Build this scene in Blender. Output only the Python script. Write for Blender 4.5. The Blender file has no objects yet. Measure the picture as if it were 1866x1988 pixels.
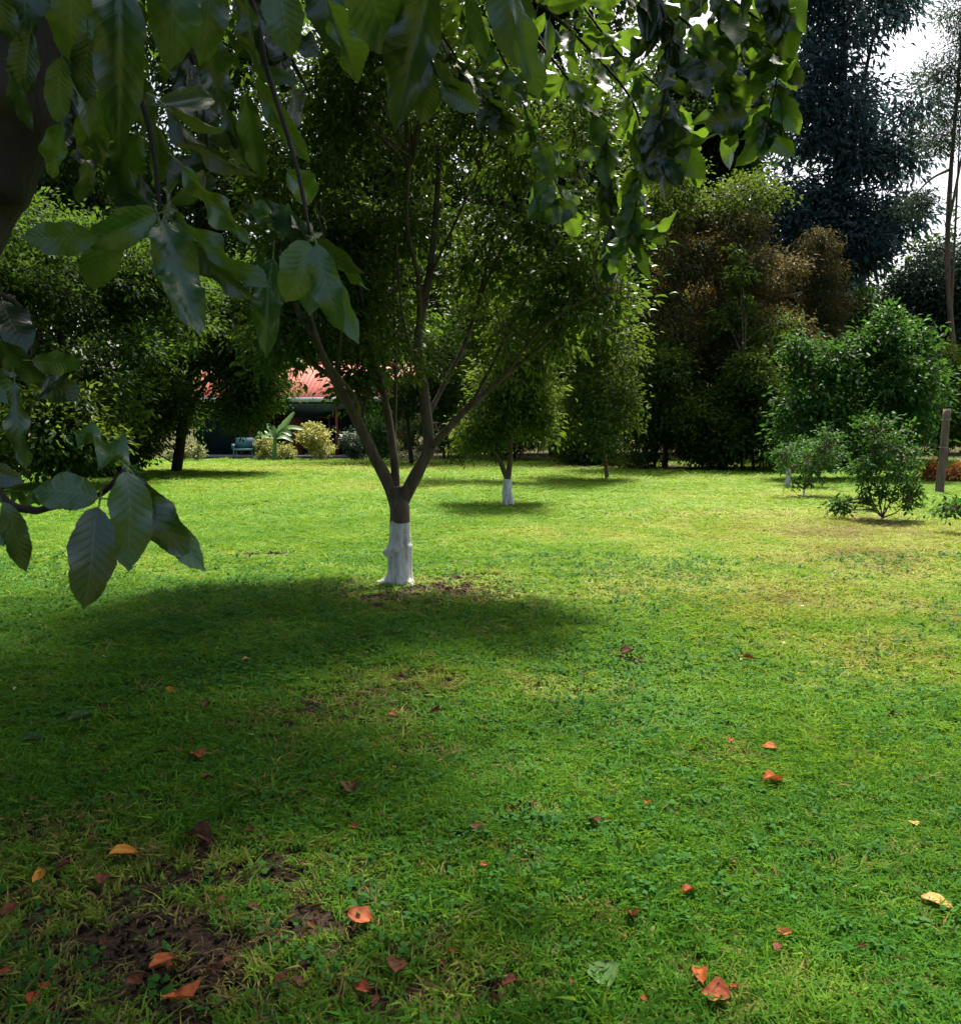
import bpy, math, random
import numpy as np
from mathutils import Vector, Matrix

random.seed(7)
rng = np.random.default_rng(7)
SC = bpy.context.scene
COL = SC.collection
R = math.radians

# ------------------------------------------------------------------ camera
F = 1700.0            # focal length in units of a 1866 px wide picture
CW, CH = 1866.0, 1988.0
EYE = np.array([0.0, 0.0, 1.6])
PITCH = math.atan(164 / F)
cd = bpy.data.cameras.new('camera')
cd.sensor_fit = 'HORIZONTAL'; cd.sensor_width = 36; cd.lens = 36 * F / CW
cd.clip_start = 0.05; cd.clip_end = 2000
cd.dof.use_dof = True; cd.dof.focus_distance = 8; cd.dof.aperture_fstop = 13
cam = bpy.data.objects.new('camera', cd); COL.objects.link(cam)
cam.location = EYE; cam.rotation_euler = (math.pi / 2 - PITCH, 0, 0)
SC.camera = cam

# ------------------------------------------------------------------ light
SUN_EL, SUN_AZ = 60.0, 20.0
SUN = Vector((math.sin(R(SUN_AZ)) * math.cos(R(SUN_EL)), math.cos(R(SUN_AZ)) * math.cos(R(SUN_EL)), math.sin(R(SUN_EL))))
w = bpy.data.worlds.new("World"); SC.world = w; w.use_nodes = True
nt = w.node_tree
bg = [n for n in nt.nodes if n.type == 'BACKGROUND'][0]
sky = nt.nodes.new('ShaderNodeTexSky'); sky.sky_type = 'NISHITA'; sky.sun_disc = False
sky.sun_elevation = R(SUN_EL); sky.sun_rotation = R(SUN_AZ)
sky.dust_density = 6.0; sky.air_density = 1.0; sky.ozone_density = 0.4
nt.links.new(sky.outputs[0], bg.inputs[0]); bg.inputs[1].default_value = 0.105
sl = bpy.data.lights.new('sun', 'SUN'); sl.energy = 4.6; sl.angle = R(5); sl.color = (1.0, 0.95, 0.84)
so = bpy.data.objects.new('sun', sl); COL.objects.link(so)
so.rotation_euler = SUN.to_track_quat('Z', 'Y').to_euler(); so.location = (20, 60, 60)
SC.view_settings.view_transform = 'Standard'; SC.view_settings.look = 'None'
SC.view_settings.exposure = 1.34; SC.view_settings.gamma = 1; SC.view_settings.use_curve_mapping = False
cy = SC.cycles
cy.max_bounces = 7; cy.diffuse_bounces = 3; cy.glossy_bounces = 2; cy.transmission_bounces = 3
cy.transparent_max_bounces = 4; cy.caustics_reflective = False; cy.caustics_refractive = False
cy.use_denoising = True; cy.sample_clamp_indirect = 6; cy.sample_clamp_direct = 40

# ------------------------------------------------------------------ helpers
CP, SP = math.cos(PITCH), math.sin(PITCH)
FWD = np.array([0, CP, -SP]); UP = np.array([0, SP, CP]); RT = np.array([1.0, 0, 0])

def at(X, Y, d):
    return EYE + d * (FWD + (X - 933) / F * RT + (994 - Y) / F * UP)

def proj(P):
    q = P - EYE
    z = q @ FWD
    z = np.where(np.abs(z) < 1e-3, 1e-3, z)
    return 933 + F * (q @ RT) / z, 994 - F * (q @ UP) / z, z

def gz(x, y):
    x = np.asarray(x, float); y = np.asarray(y, float)
    return 0.018 * np.sin(x * 1.1 + 0.6 * y) + 0.015 * np.sin(y * 0.9 - x * 0.4 + 1) + 0.008 * np.sin(x * 3.1 + 1.3) * np.sin(y * 2.7)

def ground(X, Y):
    r = FWD + (X - 933) / F * RT + (994 - Y) / F * UP
    t = -EYE[2] / r[2]
    p = EYE + t * r
    p[2] = gz(p[0], p[1])
    return p

_tab = np.random.default_rng(3).random((257, 257))
def noise2(x, y):
    xi = np.floor(x).astype(int); yi = np.floor(y).astype(int)
    fx = x - xi; fy = y - yi
    fx = fx * fx * (3 - 2 * fx); fy = fy * fy * (3 - 2 * fy)
    a = _tab[xi % 256, yi % 256]; b = _tab[(xi + 1) % 256, yi % 256]
    c = _tab[xi % 256, (yi + 1) % 256]; d = _tab[(xi + 1) % 256, (yi + 1) % 256]
    return (a * (1 - fx) + b * fx) * (1 - fy) + (c * (1 - fx) + d * fx) * fy

def npmesh(name, V, faces, mats=(), smooth=False, attrs=None):
    """faces: list of int arrays (n,3) or (n,4)"""
    me = bpy.data.meshes.new(name)
    V = np.asarray(V, dtype=np.float32)
    me.vertices.add(len(V)); me.vertices.foreach_set('co', V.ravel())
    fl = [np.asarray(f) for f in faces if len(f)]
    if fl:
        tot = np.concatenate([np.full(len(f), f.shape[1]) for f in fl])
        idx = np.concatenate([f.ravel() for f in fl])
        start = np.concatenate([[0], np.cumsum(tot)[:-1]])
        me.loops.add(len(idx)); me.loops.foreach_set('vertex_index', idx.astype(np.int32))
        me.polygons.add(len(tot)); me.polygons.foreach_set('loop_start', start.astype(np.int32))
        if smooth: me.polygons.foreach_set('use_smooth', np.ones(len(tot), dtype=bool))
    if attrs:
        for k, (typ, arr) in attrs.items():
            a = me.attributes.new(k, typ, 'POINT')
            key = 'vector' if typ == 'FLOAT_VECTOR' else 'value'
            a.data.foreach_set(key, np.ascontiguousarray(arr).ravel())
    me.update(calc_edges=True)
    for m in mats: me.materials.append(m)
    return me

def link(name, data, parent=None, kind=None, label=None, cat=None, group=None, loc=None):
    o = bpy.data.objects.new(name, data); COL.objects.link(o)
    if parent is not None: o.parent = parent
    if kind: o['kind'] = kind
    if label: o['label'] = label
    if cat: o['category'] = cat
    if group: o['group'] = group
    if loc is not None: o.location = loc
    return o

def thing(name, label, cat, group=None, loc=(0, 0, 0)):
    return link(name, None, None, None, label, cat, group, loc)

def smooth_path(P, n):
    P = np.asarray(P, float)
    if len(P) < 3:
        t = np.linspace(0, 1, n)[:, None]; return P[0] * (1 - t) + P[-1] * t
    Q = np.vstack([2 * P[0] - P[1], P, 2 * P[-1] - P[-2]])
    out = []
    m = len(P) - 1
    for s in np.linspace(0, m - 1e-6, n):
        i = int(s); t = s - i
        a, b, c, d = Q[i], Q[i + 1], Q[i + 2], Q[i + 3]
        out.append(0.5 * ((2 * b) + (-a + c) * t + (2 * a - 5 * b + 4 * c - d) * t * t + (-a + 3 * b - 3 * c + d) * t ** 3))
    return np.array(out)

def tube(P, rad, sides=8, bump=0.0, cap=True):
    P = np.asarray(P, float); n = len(P)
    rad = np.asarray(rad, float) * np.ones(n)
    T = np.gradient(P, axis=0); T /= np.linalg.norm(T, axis=1)[:, None] + 1e-9
    ref = np.array([0, 1.0, 0]) if abs(T[0][1]) < 0.8 else np.array([1.0, 0, 0])
    u = np.cross(T[0], ref); u /= np.linalg.norm(u)
    V = []
    th = np.linspace(0, 2 * math.pi, sides, endpoint=False)
    for i in range(n):
        u = u - T[i] * (u @ T[i]); u /= np.linalg.norm(u) + 1e-9
        v = np.cross(T[i], u)
        r = rad[i] * (1 + bump * (noise2(th * 1.3 + 5 + P[0][0], np.full(sides, i * 0.45)) - 0.5) * 2) if bump else rad[i] * np.ones(sides)
        V.append(P[i] + np.outer(np.cos(th) * r, u) + np.outer(np.sin(th) * r, v))
    V = np.vstack(V)
    i = np.arange(n - 1)[:, None] * sides; j = np.arange(sides)[None]
    j2 = (j + 1) % sides
    Fq = np.stack([i + j, i + j2, i + sides + j2, i + sides + j], -1).reshape(-1, 4)
    fs = [Fq]
    if cap:
        a = np.array([[0, k + 1, k] for k in range(1, sides - 1)])
        b = np.array([[(n - 1) * sides, (n - 1) * sides + k, (n - 1) * sides + k + 1] for k in range(1, sides - 1)])
        fs += [a, b]
    return V, fs

class MB:
    def __init__(s): s.V = []; s.F3 = []; s.F4 = []; s.n = 0
    def add(s, V, faces):
        for f in faces:
            f = np.asarray(f)
            if not len(f): continue
            (s.F3 if f.shape[1] == 3 else s.F4).append(f + s.n)
        s.V.append(np.asarray(V, float)); s.n += len(V)
    def box(s, lo, hi, rot=0, piv=None):
        x0, y0, z0 = lo; x1, y1, z1 = hi
        V = np.array([[x0, y0, z0], [x1, y0, z0], [x1, y1, z0], [x0, y1, z0], [x0, y0, z1], [x1, y0, z1], [x1, y1, z1], [x0, y1, z1]], float)
        s.add(V, [np.array([[0, 3, 2, 1], [4, 5, 6, 7], [0, 1, 5, 4], [1, 2, 6, 5], [2, 3, 7, 6], [3, 0, 4, 7]])])
    def tube(s, P, rad, sides=8, bump=0.0): s.add(*tube(P, rad, sides, bump))
    def mesh(s, name, mats, smooth=False):
        return npmesh(name, np.vstack(s.V), [np.vstack(s.F4) if s.F4 else [], np.vstack(s.F3) if s.F3 else []], mats, smooth)
    def build(s, name, mat, parent=None, smooth=False, **k):
        return link(name, s.mesh(name, [mat], smooth), parent, **k)

# ------------------------------------------------------------------ materials
def newmat(name):
    m = bpy.data.materials.new(name); m.use_nodes = True
    nt = m.node_tree
    return m, nt, nt.nodes['Principled BSDF'], nt.nodes['Material Output']

def nd(nt, t, **k):
    n = nt.nodes.new(t)
    for a, b in k.items(): setattr(n, a, b)
    return n

def ramp(nt, stops):
    n = nt.nodes.new('ShaderNodeValToRGB'); el = n.color_ramp.elements
    while len(el) < len(stops): el.new(0.5)
    for e, (p, c) in zip(el, stops): e.position = p; e.color = (*c, 1)
    return n

def leaf_mat(name, stops, rough=0.42, trans=0.35, tcol=(0.30, 0.42, 0.03), source='tint', spec=0.5, veins=False):
    m, nt, p, out = newmat(name)
    if source == 'tint':
        a = nd(nt, 'ShaderNodeAttribute', attribute_name='tint'); fac = a.outputs['Fac']
    elif source == 'inst':
        a = nd(nt, 'ShaderNodeAttribute', attribute_name='tint', attribute_type='INSTANCER'); fac = a.outputs['Fac']
    else:
        a = nd(nt, 'ShaderNodeObjectInfo'); fac = a.outputs['Random']
    r = ramp(nt, stops); nt.links.new(fac, r.inputs[0])
    col = r.outputs[0]
    if veins:
        uv = nd(nt, 'ShaderNodeTexCoord')
        nz = nd(nt, 'ShaderNodeTexNoise'); nz.inputs['Scale'].default_value = 9; nz.inputs['Detail'].default_value = 5
        nt.links.new(uv.outputs['Generated'], nz.inputs['Vector'])
        mx = nd(nt, 'ShaderNodeMix', data_type='RGBA', blend_type='MULTIPLY'); mx.inputs['Factor'].default_value = 0.7
        rr = ramp(nt, [(0.3, (0.55, 0.6, 0.5)), (0.7, (1.25, 1.2, 1.2))]); nt.links.new(nz.outputs[0], rr.inputs[0])
        nt.links.new(col, mx.inputs['A']); nt.links.new(rr.outputs[0], mx.inputs['B'])
        def mth(op, a, b=None, c=None, clamp=False):
            n = nd(nt, 'ShaderNodeMath', operation=op, use_clamp=clamp)
            for k, v in enumerate((a, b, c)):
                if v is None: continue
                if isinstance(v, (int, float)): n.inputs[k].default_value = v
                else: nt.links.new(v, n.inputs[k])
            return n.outputs[0]
        u = nd(nt, 'ShaderNodeAttribute', attribute_name='leaf_u').outputs['Fac']; t = nd(nt, 'ShaderNodeAttribute', attribute_name='leaf_t').outputs['Fac']
        au = mth('ABSOLUTE', u)
        mid = mth('SUBTRACT', 1.0, mth('MULTIPLY', au, 22.0), clamp=True)
        ph = mth('MULTIPLY', mth('SUBTRACT', t, mth('MULTIPLY', mth('POWER', au, 0.8), 0.17)), 11.0)
        fr = mth('FRACT', mth('ADD', ph, 10.0))
        dist = mth('ABSOLUTE', mth('SUBTRACT', fr, 0.5))
        sec = mth('SUBTRACT', 1.0, mth('MULTIPLY', dist, 11.0), clamp=True)
        vein = mth('MAXIMUM', mid, mth('MULTIPLY', sec, 0.6))
        mv = nd(nt, 'ShaderNodeMix', data_type='RGBA'); nt.links.new(mth('MULTIPLY', vein, 0.38), mv.inputs['Factor'])
        nt.links.new(mx.outputs['Result'], mv.inputs['A']); mv.inputs['B'].default_value = (0.11, 0.20, 0.06, 1)
        col = mv.outputs['Result']
        hgt = mth('SUBTRACT', mth('MULTIPLY', mth('COSINE', mth('MULTIPLY', fr, 6.2832)), -1.0), mth('MULTIPLY', vein, 1.2))
        b = nd(nt, 'ShaderNodeBump'); b.inputs['Strength'].default_value = 0.16; b.inputs['Distance'].default_value = 0.002
        nt.links.new(hgt, b.inputs['Height'])
        nt.links.new(b.outputs[0], p.inputs['Normal'])
    nt.links.new(col, p.inputs['Base Color'])
    p.inputs['Roughness'].default_value = rough; p.inputs['Specular IOR Level'].default_value = spec
    if veins: p.inputs['Coat Weight'].default_value = 0.2; p.inputs['Coat Roughness'].default_value = 0.28
    tr = nd(nt, 'ShaderNodeBsdfTranslucent')
    mc = nd(nt, 'ShaderNodeMix', data_type='RGBA'); mc.inputs['Factor'].default_value = 0.55
    nt.links.new(col, mc.inputs['A']); mc.inputs['B'].default_value = (*tcol, 1)
    nt.links.new(mc.outputs['Result'], tr.inputs['Color'])
    ms = nd(nt, 'ShaderNodeMixShader'); ms.inputs[0].default_value = trans
    nt.links.new(p.outputs[0], ms.inputs[1]); nt.links.new(tr.outputs[0], ms.inputs[2])
    nt.links.new(ms.outputs[0], out.inputs[0])
    return m

def rough_mat(name, c1, c2, scale=4, rough=0.9, bump=0.4, dist=0.02, zs=1.0, detail=6):
    m, nt, p, out = newmat(name)
    tc = nd(nt, 'ShaderNodeTexCoord'); mp = nd(nt, 'ShaderNodeMapping'); mp.inputs['Scale'].default_value = (1, 1, zs)
    nt.links.new(tc.outputs['Object'], mp.inputs[0])
    n = nd(nt, 'ShaderNodeTexNoise'); n.inputs['Scale'].default_value = scale; n.inputs['Detail'].default_value = detail
    nt.links.new(mp.outputs[0], n.inputs['Vector'])
    r = ramp(nt, [(0.3, c1), (0.7, c2)]); nt.links.new(n.outputs[0], r.inputs[0])
    nt.links.new(r.outputs[0], p.inputs['Base Color']); p.inputs['Roughness'].default_value = rough
    b = nd(nt, 'ShaderNodeBump'); b.inputs['Strength'].default_value = bump; b.inputs['Distance'].default_value = dist
    nt.links.new(n.outputs[0], b.inputs['Height']); nt.links.new(b.outputs[0], p.inputs['Normal'])
    return m

M = {}
M['bark'] = rough_mat('brown_bark', (0.030, 0.020, 0.013), (0.12, 0.085, 0.055), 14, 0.85, 0.8, 0.02, 0.25)
M['bark_dark'] = rough_mat('dark_bark', (0.006, 0.004, 0.003), (0.026, 0.018, 0.012), 14, 0.9, 1.0, 0.03, 0.3)
M['bark_red'] = rough_mat('reddish_twig_bark', (0.06, 0.035, 0.02), (0.16, 0.10, 0.06), 10, 0.9, 0.6, 0.02, 0.3)
M['whitewash'] = rough_mat('whitewashed_bark', (0.40, 0.37, 0.34), (0.72, 0.70, 0.68), 9, 0.85, 0.9, 0.02, 0.35, 8)
def whitewash(name):
    m, nt, p, out = newmat(name)
    tc = nd(nt, 'ShaderNodeTexCoord'); g = nd(nt, 'ShaderNodeNewGeometry'); mp = nd(nt, 'ShaderNodeMapping'); mp.inputs['Scale'].default_value = (1, 1, .3)
    nt.links.new(g.outputs['Position'], mp.inputs[0])
    n1 = nd(nt, 'ShaderNodeTexNoise'); n1.inputs['Scale'].default_value = 22; n1.inputs['Detail'].default_value = 8
    n2 = nd(nt, 'ShaderNodeTexNoise'); n2.inputs['Scale'].default_value = 7; n2.inputs['Detail'].default_value = 8; n2.inputs['Roughness'].default_value = .7
    nt.links.new(mp.outputs[0], n1.inputs['Vector']); nt.links.new(g.outputs['Position'], n2.inputs['Vector'])
    c = ramp(nt, [(.3, (.33, .31, .29)), (.65, (.68, .67, .65))]); nt.links.new(n1.outputs[0], c.inputs[0])
    sx = nd(nt, 'ShaderNodeSeparateXYZ'); nt.links.new(g.outputs['Position'], sx.inputs[0])
    mr = nd(nt, 'ShaderNodeMapRange'); mr.inputs['From Min'].default_value = 0.0; mr.inputs['From Max'].default_value = .16; mr.inputs['To Min'].default_value = .14; mr.inputs['To Max'].default_value = 0; nt.links.new(sx.outputs[2], mr.inputs['Value'])
    ad = nd(nt, 'ShaderNodeMath', operation='ADD'); nt.links.new(n2.outputs[0], ad.inputs[0]); nt.links.new(mr.outputs[0], ad.inputs[1])
    k = ramp(nt, [(.62, (0, 0, 0)), (.70, (1, 1, 1))]); nt.links.new(ad.outputs[0], k.inputs[0])
    mx = nd(nt, 'ShaderNodeMix', data_type='RGBA'); nt.links.new(k.outputs[0], mx.inputs['Factor']); nt.links.new(c.outputs[0], mx.inputs['A']); mx.inputs['B'].default_value = (.13, .095, .065, 1)
    nt.links.new(mx.outputs['Result'], p.inputs['Base Color']); p.inputs['Roughness'].default_value = .9
    b = nd(nt, 'ShaderNodeBump'); b.inputs['Strength'].default_value = .9; b.inputs['Distance'].default_value = .015; nt.links.new(n1.outputs[0], b.inputs['Height']); nt.links.new(b.outputs[0], p.inputs['Normal'])
    return m
M['whitewash'] = whitewash('flaking_limewash')
M['redwood'] = rough_mat('weathered_post_wood', (0.07, 0.045, 0.035), (0.17, 0.11, 0.085), 8, 0.9, 0.6, 0.02, 0.15)

G = lambda a, b, c: [(0.0, a), (0.55, b), (1.0, c)]
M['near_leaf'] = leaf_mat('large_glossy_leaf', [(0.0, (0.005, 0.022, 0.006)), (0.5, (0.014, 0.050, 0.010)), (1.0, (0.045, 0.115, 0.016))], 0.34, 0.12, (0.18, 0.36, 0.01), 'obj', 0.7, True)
M['sunny_leaf'] = leaf_mat('large_leaf_backlit_tint', [(0.0, (0.014, 0.055, 0.012)), (0.6, (0.030, 0.09, 0.014)), (1.0, (0.06, 0.12, 0.02))], 0.36, 0.30, (0.28, 0.48, 0.02), 'obj', 0.7, True)  # same leaf kind, backlight put into its lighter colour and translucency
M['near_crown'] = leaf_mat('overhanging_crown_leaf', G((0.012, 0.045, 0.012), (0.025, 0.075, 0.016), (0.05, 0.11, 0.02)), 0.4, 0.3, (0.20, 0.36, 0.02))
M['main_leaf'] = leaf_mat('dark_green_leaf', G((0.0102, 0.0340, 0.0085), (0.0238, 0.0638, 0.0119), (0.0595, 0.1105, 0.0170)), 0.35, 0.33, (0.20, 0.34, 0.02), spec=0.15)
M['second_leaf'] = leaf_mat('fine_green_leaf', G((0.0080, 0.0272, 0.0064), (0.0176, 0.0520, 0.0096), (0.0640, 0.1040, 0.0160)), 0.45, 0.35, (0.28, 0.42, 0.03), spec=0.1)
M['lime_leaf'] = leaf_mat('lime_green_leaf', G((0.0085, 0.0289, 0.0068), (0.0221, 0.0561, 0.0102), (0.1020, 0.1403, 0.0204)), 0.55, 0.33, (0.24, 0.36, 0.03), spec=0.1)
M['citrus_leaf'] = leaf_mat('citrus_leaf', G((0.0053, 0.0203, 0.0053), (0.0120, 0.0375, 0.0075), (0.0495, 0.0863, 0.0135)), 0.6, 0.3, (0.22, 0.40, 0.03), spec=0.1)
M['shrub_leaf'] = leaf_mat('fresh_green_shrub_leaf', G((0.0081, 0.0306, 0.0081), (0.0162, 0.0558, 0.0108), (0.0495, 0.1170, 0.0198)), 0.5, 0.3, (0.14, 0.34, 0.04), spec=0.12)
M['forest_leaf'] = leaf_mat('forest_leaf', G((0.0072, 0.0240, 0.0080), (0.0152, 0.0464, 0.0112), (0.0480, 0.0920, 0.0176)), 0.55, 0.3, (0.12, 0.22, 0.02), spec=0.08)
M['haze_blue_leaf'] = leaf_mat('needle_leaf_haze_tint', G((0.0153, 0.0425, 0.0442), (0.0306, 0.0697, 0.0748), (0.0765, 0.1105, 0.0765)), 0.6, 0.35, (0.09, 0.17, 0.16))  # blue-green tone stands in for the veil of haze and glare
M['grey_leaf'] = leaf_mat('grey_green_leaf', G((0.0160, 0.0360, 0.0280), (0.0320, 0.0600, 0.0400), (0.0720, 0.1040, 0.0640)), 0.45, 0.3, (0.12, 0.2, 0.10), spec=0.15)
M['brown_leaf'] = leaf_mat('dry_vine_leaf', [(0.0, (0.022, 0.042, 0.010)), (0.35, (0.05, 0.065, 0.018)), (0.7, (0.10, 0.075, 0.028)), (1.0, (0.11, 0.15, 0.025))], 0.6, 0.3, (0.30, 0.20, 0.05), spec=0.2)
M['dry_leaf'] = leaf_mat('grey_brown_thicket_leaf', G((0.03, 0.03, 0.015), (0.06, 0.055, 0.035), (0.07, 0.09, 0.035)), 0.7, 0.2, (0.14, 0.12, 0.05))
M['croton'] = leaf_mat('yellow_croton_leaf', G((0.14, 0.17, 0.03), (0.34, 0.33, 0.07), (0.50, 0.46, 0.12)), 0.5, 0.3, (0.5, 0.5, 0.08))
M['pale_plant'] = leaf_mat('pale_cream_leaf', G((0.12, 0.16, 0.05), (0.38, 0.38, 0.16), (0.6, 0.58, 0.36)), 0.5, 0.3, (0.5, 0.5, 0.2))
M['white_flower'] = leaf_mat('white_flower_petal', G((0.5, 0.5, 0.42), (0.7, 0.7, 0.6), (0.8, 0.8, 0.75)), 0.6, 0.3, (0.7, 0.7, 0.6))
M['orange_flower'] = leaf_mat('orange_bracts', G((0.10, 0.14, 0.03), (0.45, 0.15, 0.03), (0.6, 0.2, 0.05)), 0.6, 0.3, (0.6, 0.2, 0.03))
M['banana_leaf'] = leaf_mat('banana_leaf_green', G((0.06, 0.14, 0.04), (0.10, 0.22, 0.06), (0.2, 0.3, 0.1)), 0.4, 0.4, (0.3, 0.5, 0.08), 'obj')

# ground material: soil under the grass, turning into distant short turf
def ground_material():
    m, nt, p, out = newmat('lawn_soil_and_turf')
    g = nd(nt, 'ShaderNodeNewGeometry')
    n1 = nd(nt, 'ShaderNodeTexNoise'); n1.inputs['Scale'].default_value = 0.45; n1.inputs['Detail'].default_value = 5
    n2 = nd(nt, 'ShaderNodeTexNoise'); n2.inputs['Scale'].default_value = 28; n2.inputs['Detail'].default_value = 6
    for n in (n1, n2): nt.links.new(g.outputs['Position'], n.inputs['Vector'])
    turf = ramp(nt, [(0.30, (0.075, 0.16, 0.016)), (0.5, (0.14, 0.22, 0.024)), (0.68, (0.21, 0.25, 0.04))]); nt.links.new(n1.outputs[0], turf.inputs[0])
    soil = ramp(nt, [(0.35, (0.018, 0.013, 0.009)), (0.7, (0.075, 0.05, 0.033))]); nt.links.new(n2.outputs[0], soil.inputs[0])
    fine = ramp(nt, [(0.3, (0.55, 0.6, 0.5)), (0.7, (1.35, 1.3, 1.3))]); nt.links.new(n2.outputs[0], fine.inputs[0])
    mu = nd(nt, 'ShaderNodeMix', data_type='RGBA', blend_type='MULTIPLY'); mu.inputs['Factor'].default_value = 0.8
    nt.links.new(turf.outputs[0], mu.inputs['A']); nt.links.new(fine.outputs[0], mu.inputs['B'])
    a = nd(nt, 'ShaderNodeAttribute', attribute_name='bare')
    mx = nd(nt, 'ShaderNodeMix', data_type='RGBA'); nt.links.new(a.outputs['Fac'], mx.inputs['Factor'])
    nt.links.new(mu.outputs['Result'], mx.inputs['A']); nt.links.new(soil.outputs[0], mx.inputs['B'])
    nt.links.new(mx.outputs['Result'], p.inputs['Base Color']); p.inputs['Roughness'].default_value = 1.0
    p.inputs['Specular IOR Level'].default_value = 0.1
    b = nd(nt, 'ShaderNodeBump'); b.inputs['Strength'].default_value = 0.9; b.inputs['Distance'].default_value = 0.03
    nt.links.new(n2.outputs[0], b.inputs['Height']); nt.links.new(b.outputs[0], p.inputs['Normal'])
    return m
M['ground'] = ground_material()

# ------------------------------------------------------------------ bare patches of the lawn, then dry ones mixed with painted sunlit yellowing: (X, Y, half width px, half height px, strength)
BARE = [(880, 1145, 150, 32, 1.0), (740, 1165, 170, 28, 0.75), (960, 1150, 60, 22, 0.7), (500, 1076, 85, 7, 1.0), (1215, 1277, 30, 10, 1.0),
        (1108, 1083, 45, 4, 0.8), (800, 1325, 130, 30, 0.5), (640, 1400, 190, 40, 0.5), (780, 1455, 90, 18, 0.7), (1030, 1330, 80, 20, 0.4),
        (1400, 1470, 60, 18, 0.7), (1005, 1675, 35, 25, 0.95), (400, 1660, 120, 30, 0.85), (470, 1700, 180, 45, 0.8), (330, 1790, 140, 50, 0.9),
        (280, 1840, 170, 75, 1.2), (400, 1900, 150, 85, 1.2), (120, 1900, 120, 60, .8), (250, 1760, 380, 90, .62), (520, 1830, 240, 110, .6), (230, 1950, 330, 60, .75), (300, 1680, 420, 60, .5), (760, 1950, 160, 40, .55), (60, 1620, 150, 45, 0.7), (90, 1760, 130, 60, 0.5), (840, 1850, 60, 60, 0.6),
        (720, 1700, 110, 40, 0.4), (650, 1880, 120, 60, 0.45), (930, 1930, 120, 60, 0.6), (60, 1930, 110, 50, 0.6), (1180, 1760, 60, 30, 0.35), (560, 1560, 120, 26, 0.35), (300, 1560, 140, 26, 0.3),
        (1700, 1105, 90, 10, 0.6), (1820, 1190, 80, 26, 0.5), (1616, 1162, 10, 3, 1.0), (1300, 1130, 60, 8, 0.3),
        (1715, 1022, 50, 6, 0.7), (1340, 908, 230, 7, 1.0), (1150, 905, 130, 6, 0.9), (900, 903, 100, 6, 0.7), (1600, 1090, 70, 7, 0.35), (1450, 1075, 60, 5, 0.3), (940, 1285, 60, 10, 0.35)]
DRY_SUNLIT = [(260, 1800, 420, 150, 0.55), (700, 1930, 330, 60, .5), (1560, 1180, 260, 55, 0.9), (1750, 1280, 200, 60, 0.8), (1380, 1170, 120, 35, 0.7), (1250, 1140, 160, 30, 0.6), (1700, 1090, 200, 40, 0.8), (1650, 1030, 260, 40, 0.7),
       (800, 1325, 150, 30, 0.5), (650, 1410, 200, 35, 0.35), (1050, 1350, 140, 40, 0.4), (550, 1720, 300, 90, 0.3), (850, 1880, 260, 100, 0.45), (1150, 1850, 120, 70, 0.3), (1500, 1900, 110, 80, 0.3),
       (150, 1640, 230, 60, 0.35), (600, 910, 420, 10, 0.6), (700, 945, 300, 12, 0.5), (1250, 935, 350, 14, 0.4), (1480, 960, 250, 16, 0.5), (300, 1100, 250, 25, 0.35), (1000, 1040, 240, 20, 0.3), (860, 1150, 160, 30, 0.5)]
def patchfield(L, x, y):
    out = np.zeros_like(x)
    P = np.stack([x, y, np.zeros_like(x)], 1)
    for (X, Y, a, b, s) in L:
        c = ground(X, Y); e = ground(X + a, Y); f1 = ground(X, Y - b); f2 = ground(X, Y + b)
        rx = e[0] - c[0]; ry = (f1[1] - f2[1]) / 2; cyy = (f1[1] + f2[1]) / 2
        q = ((x - c[0]) / rx) ** 2 + ((y - cyy) / ry) ** 2
        q = q * (0.6 + 0.9 * noise2(x * 2.3 + 9, y * 2.3 + 4))
        out = np.maximum(out, s * np.exp(-q * 0.9))
    return out

# ------------------------------------------------------------------ ground sheet
def build_ground():
    ys = np.concatenate([np.linspace(-30, 1.5, 12)[:-1], 1.5 * (50 / 1.5) ** np.linspace(0, 1, 330), np.linspace(52, 900, 30)])
    xs = np.linspace(-1, 1, 131)
    k = np.sign(xs) * np.abs(xs) ** 1.0
    X = np.outer(np.maximum(np.abs(ys) * 0.9 + 4, 10), k); Yg = np.repeat(ys[:, None], len(xs), 1)
    X[-5:] *= 1.0
    x = X.ravel(); y = Yg.ravel()
    z = np.where((y < 50), gz(x, y), 0) + 0.008 * (noise2(x * 6, y * 6) - 0.5) * (y < 20)
    bare = patchfield(BARE, x, y)
    far = np.clip((y - 9) / 14, 0, 1)
    b = np.clip(bare * 1.3 + (1 - far) * 0.62, 0, 1)
    b = np.maximum(b, np.clip((y - 41) / 3, 0, 1) * 0.85)
    z = z - 0.02 * bare * (y < 14)
    n, m = len(ys), len(xs)
    i = np.arange(n - 1)[:, None] * m; j = np.arange(m - 1)[None]
    Fq = np.stack([i + j, i + j + 1, i + m + j + 1, i + m + j], -1).reshape(-1, 4)
    me = npmesh('ground', np.stack([x, y, z], 1), [Fq], [M['ground']], True, {'bare': ('FLOAT', b.astype(np.float32))})
    link('ground', me, kind='structure')
build_ground()

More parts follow.
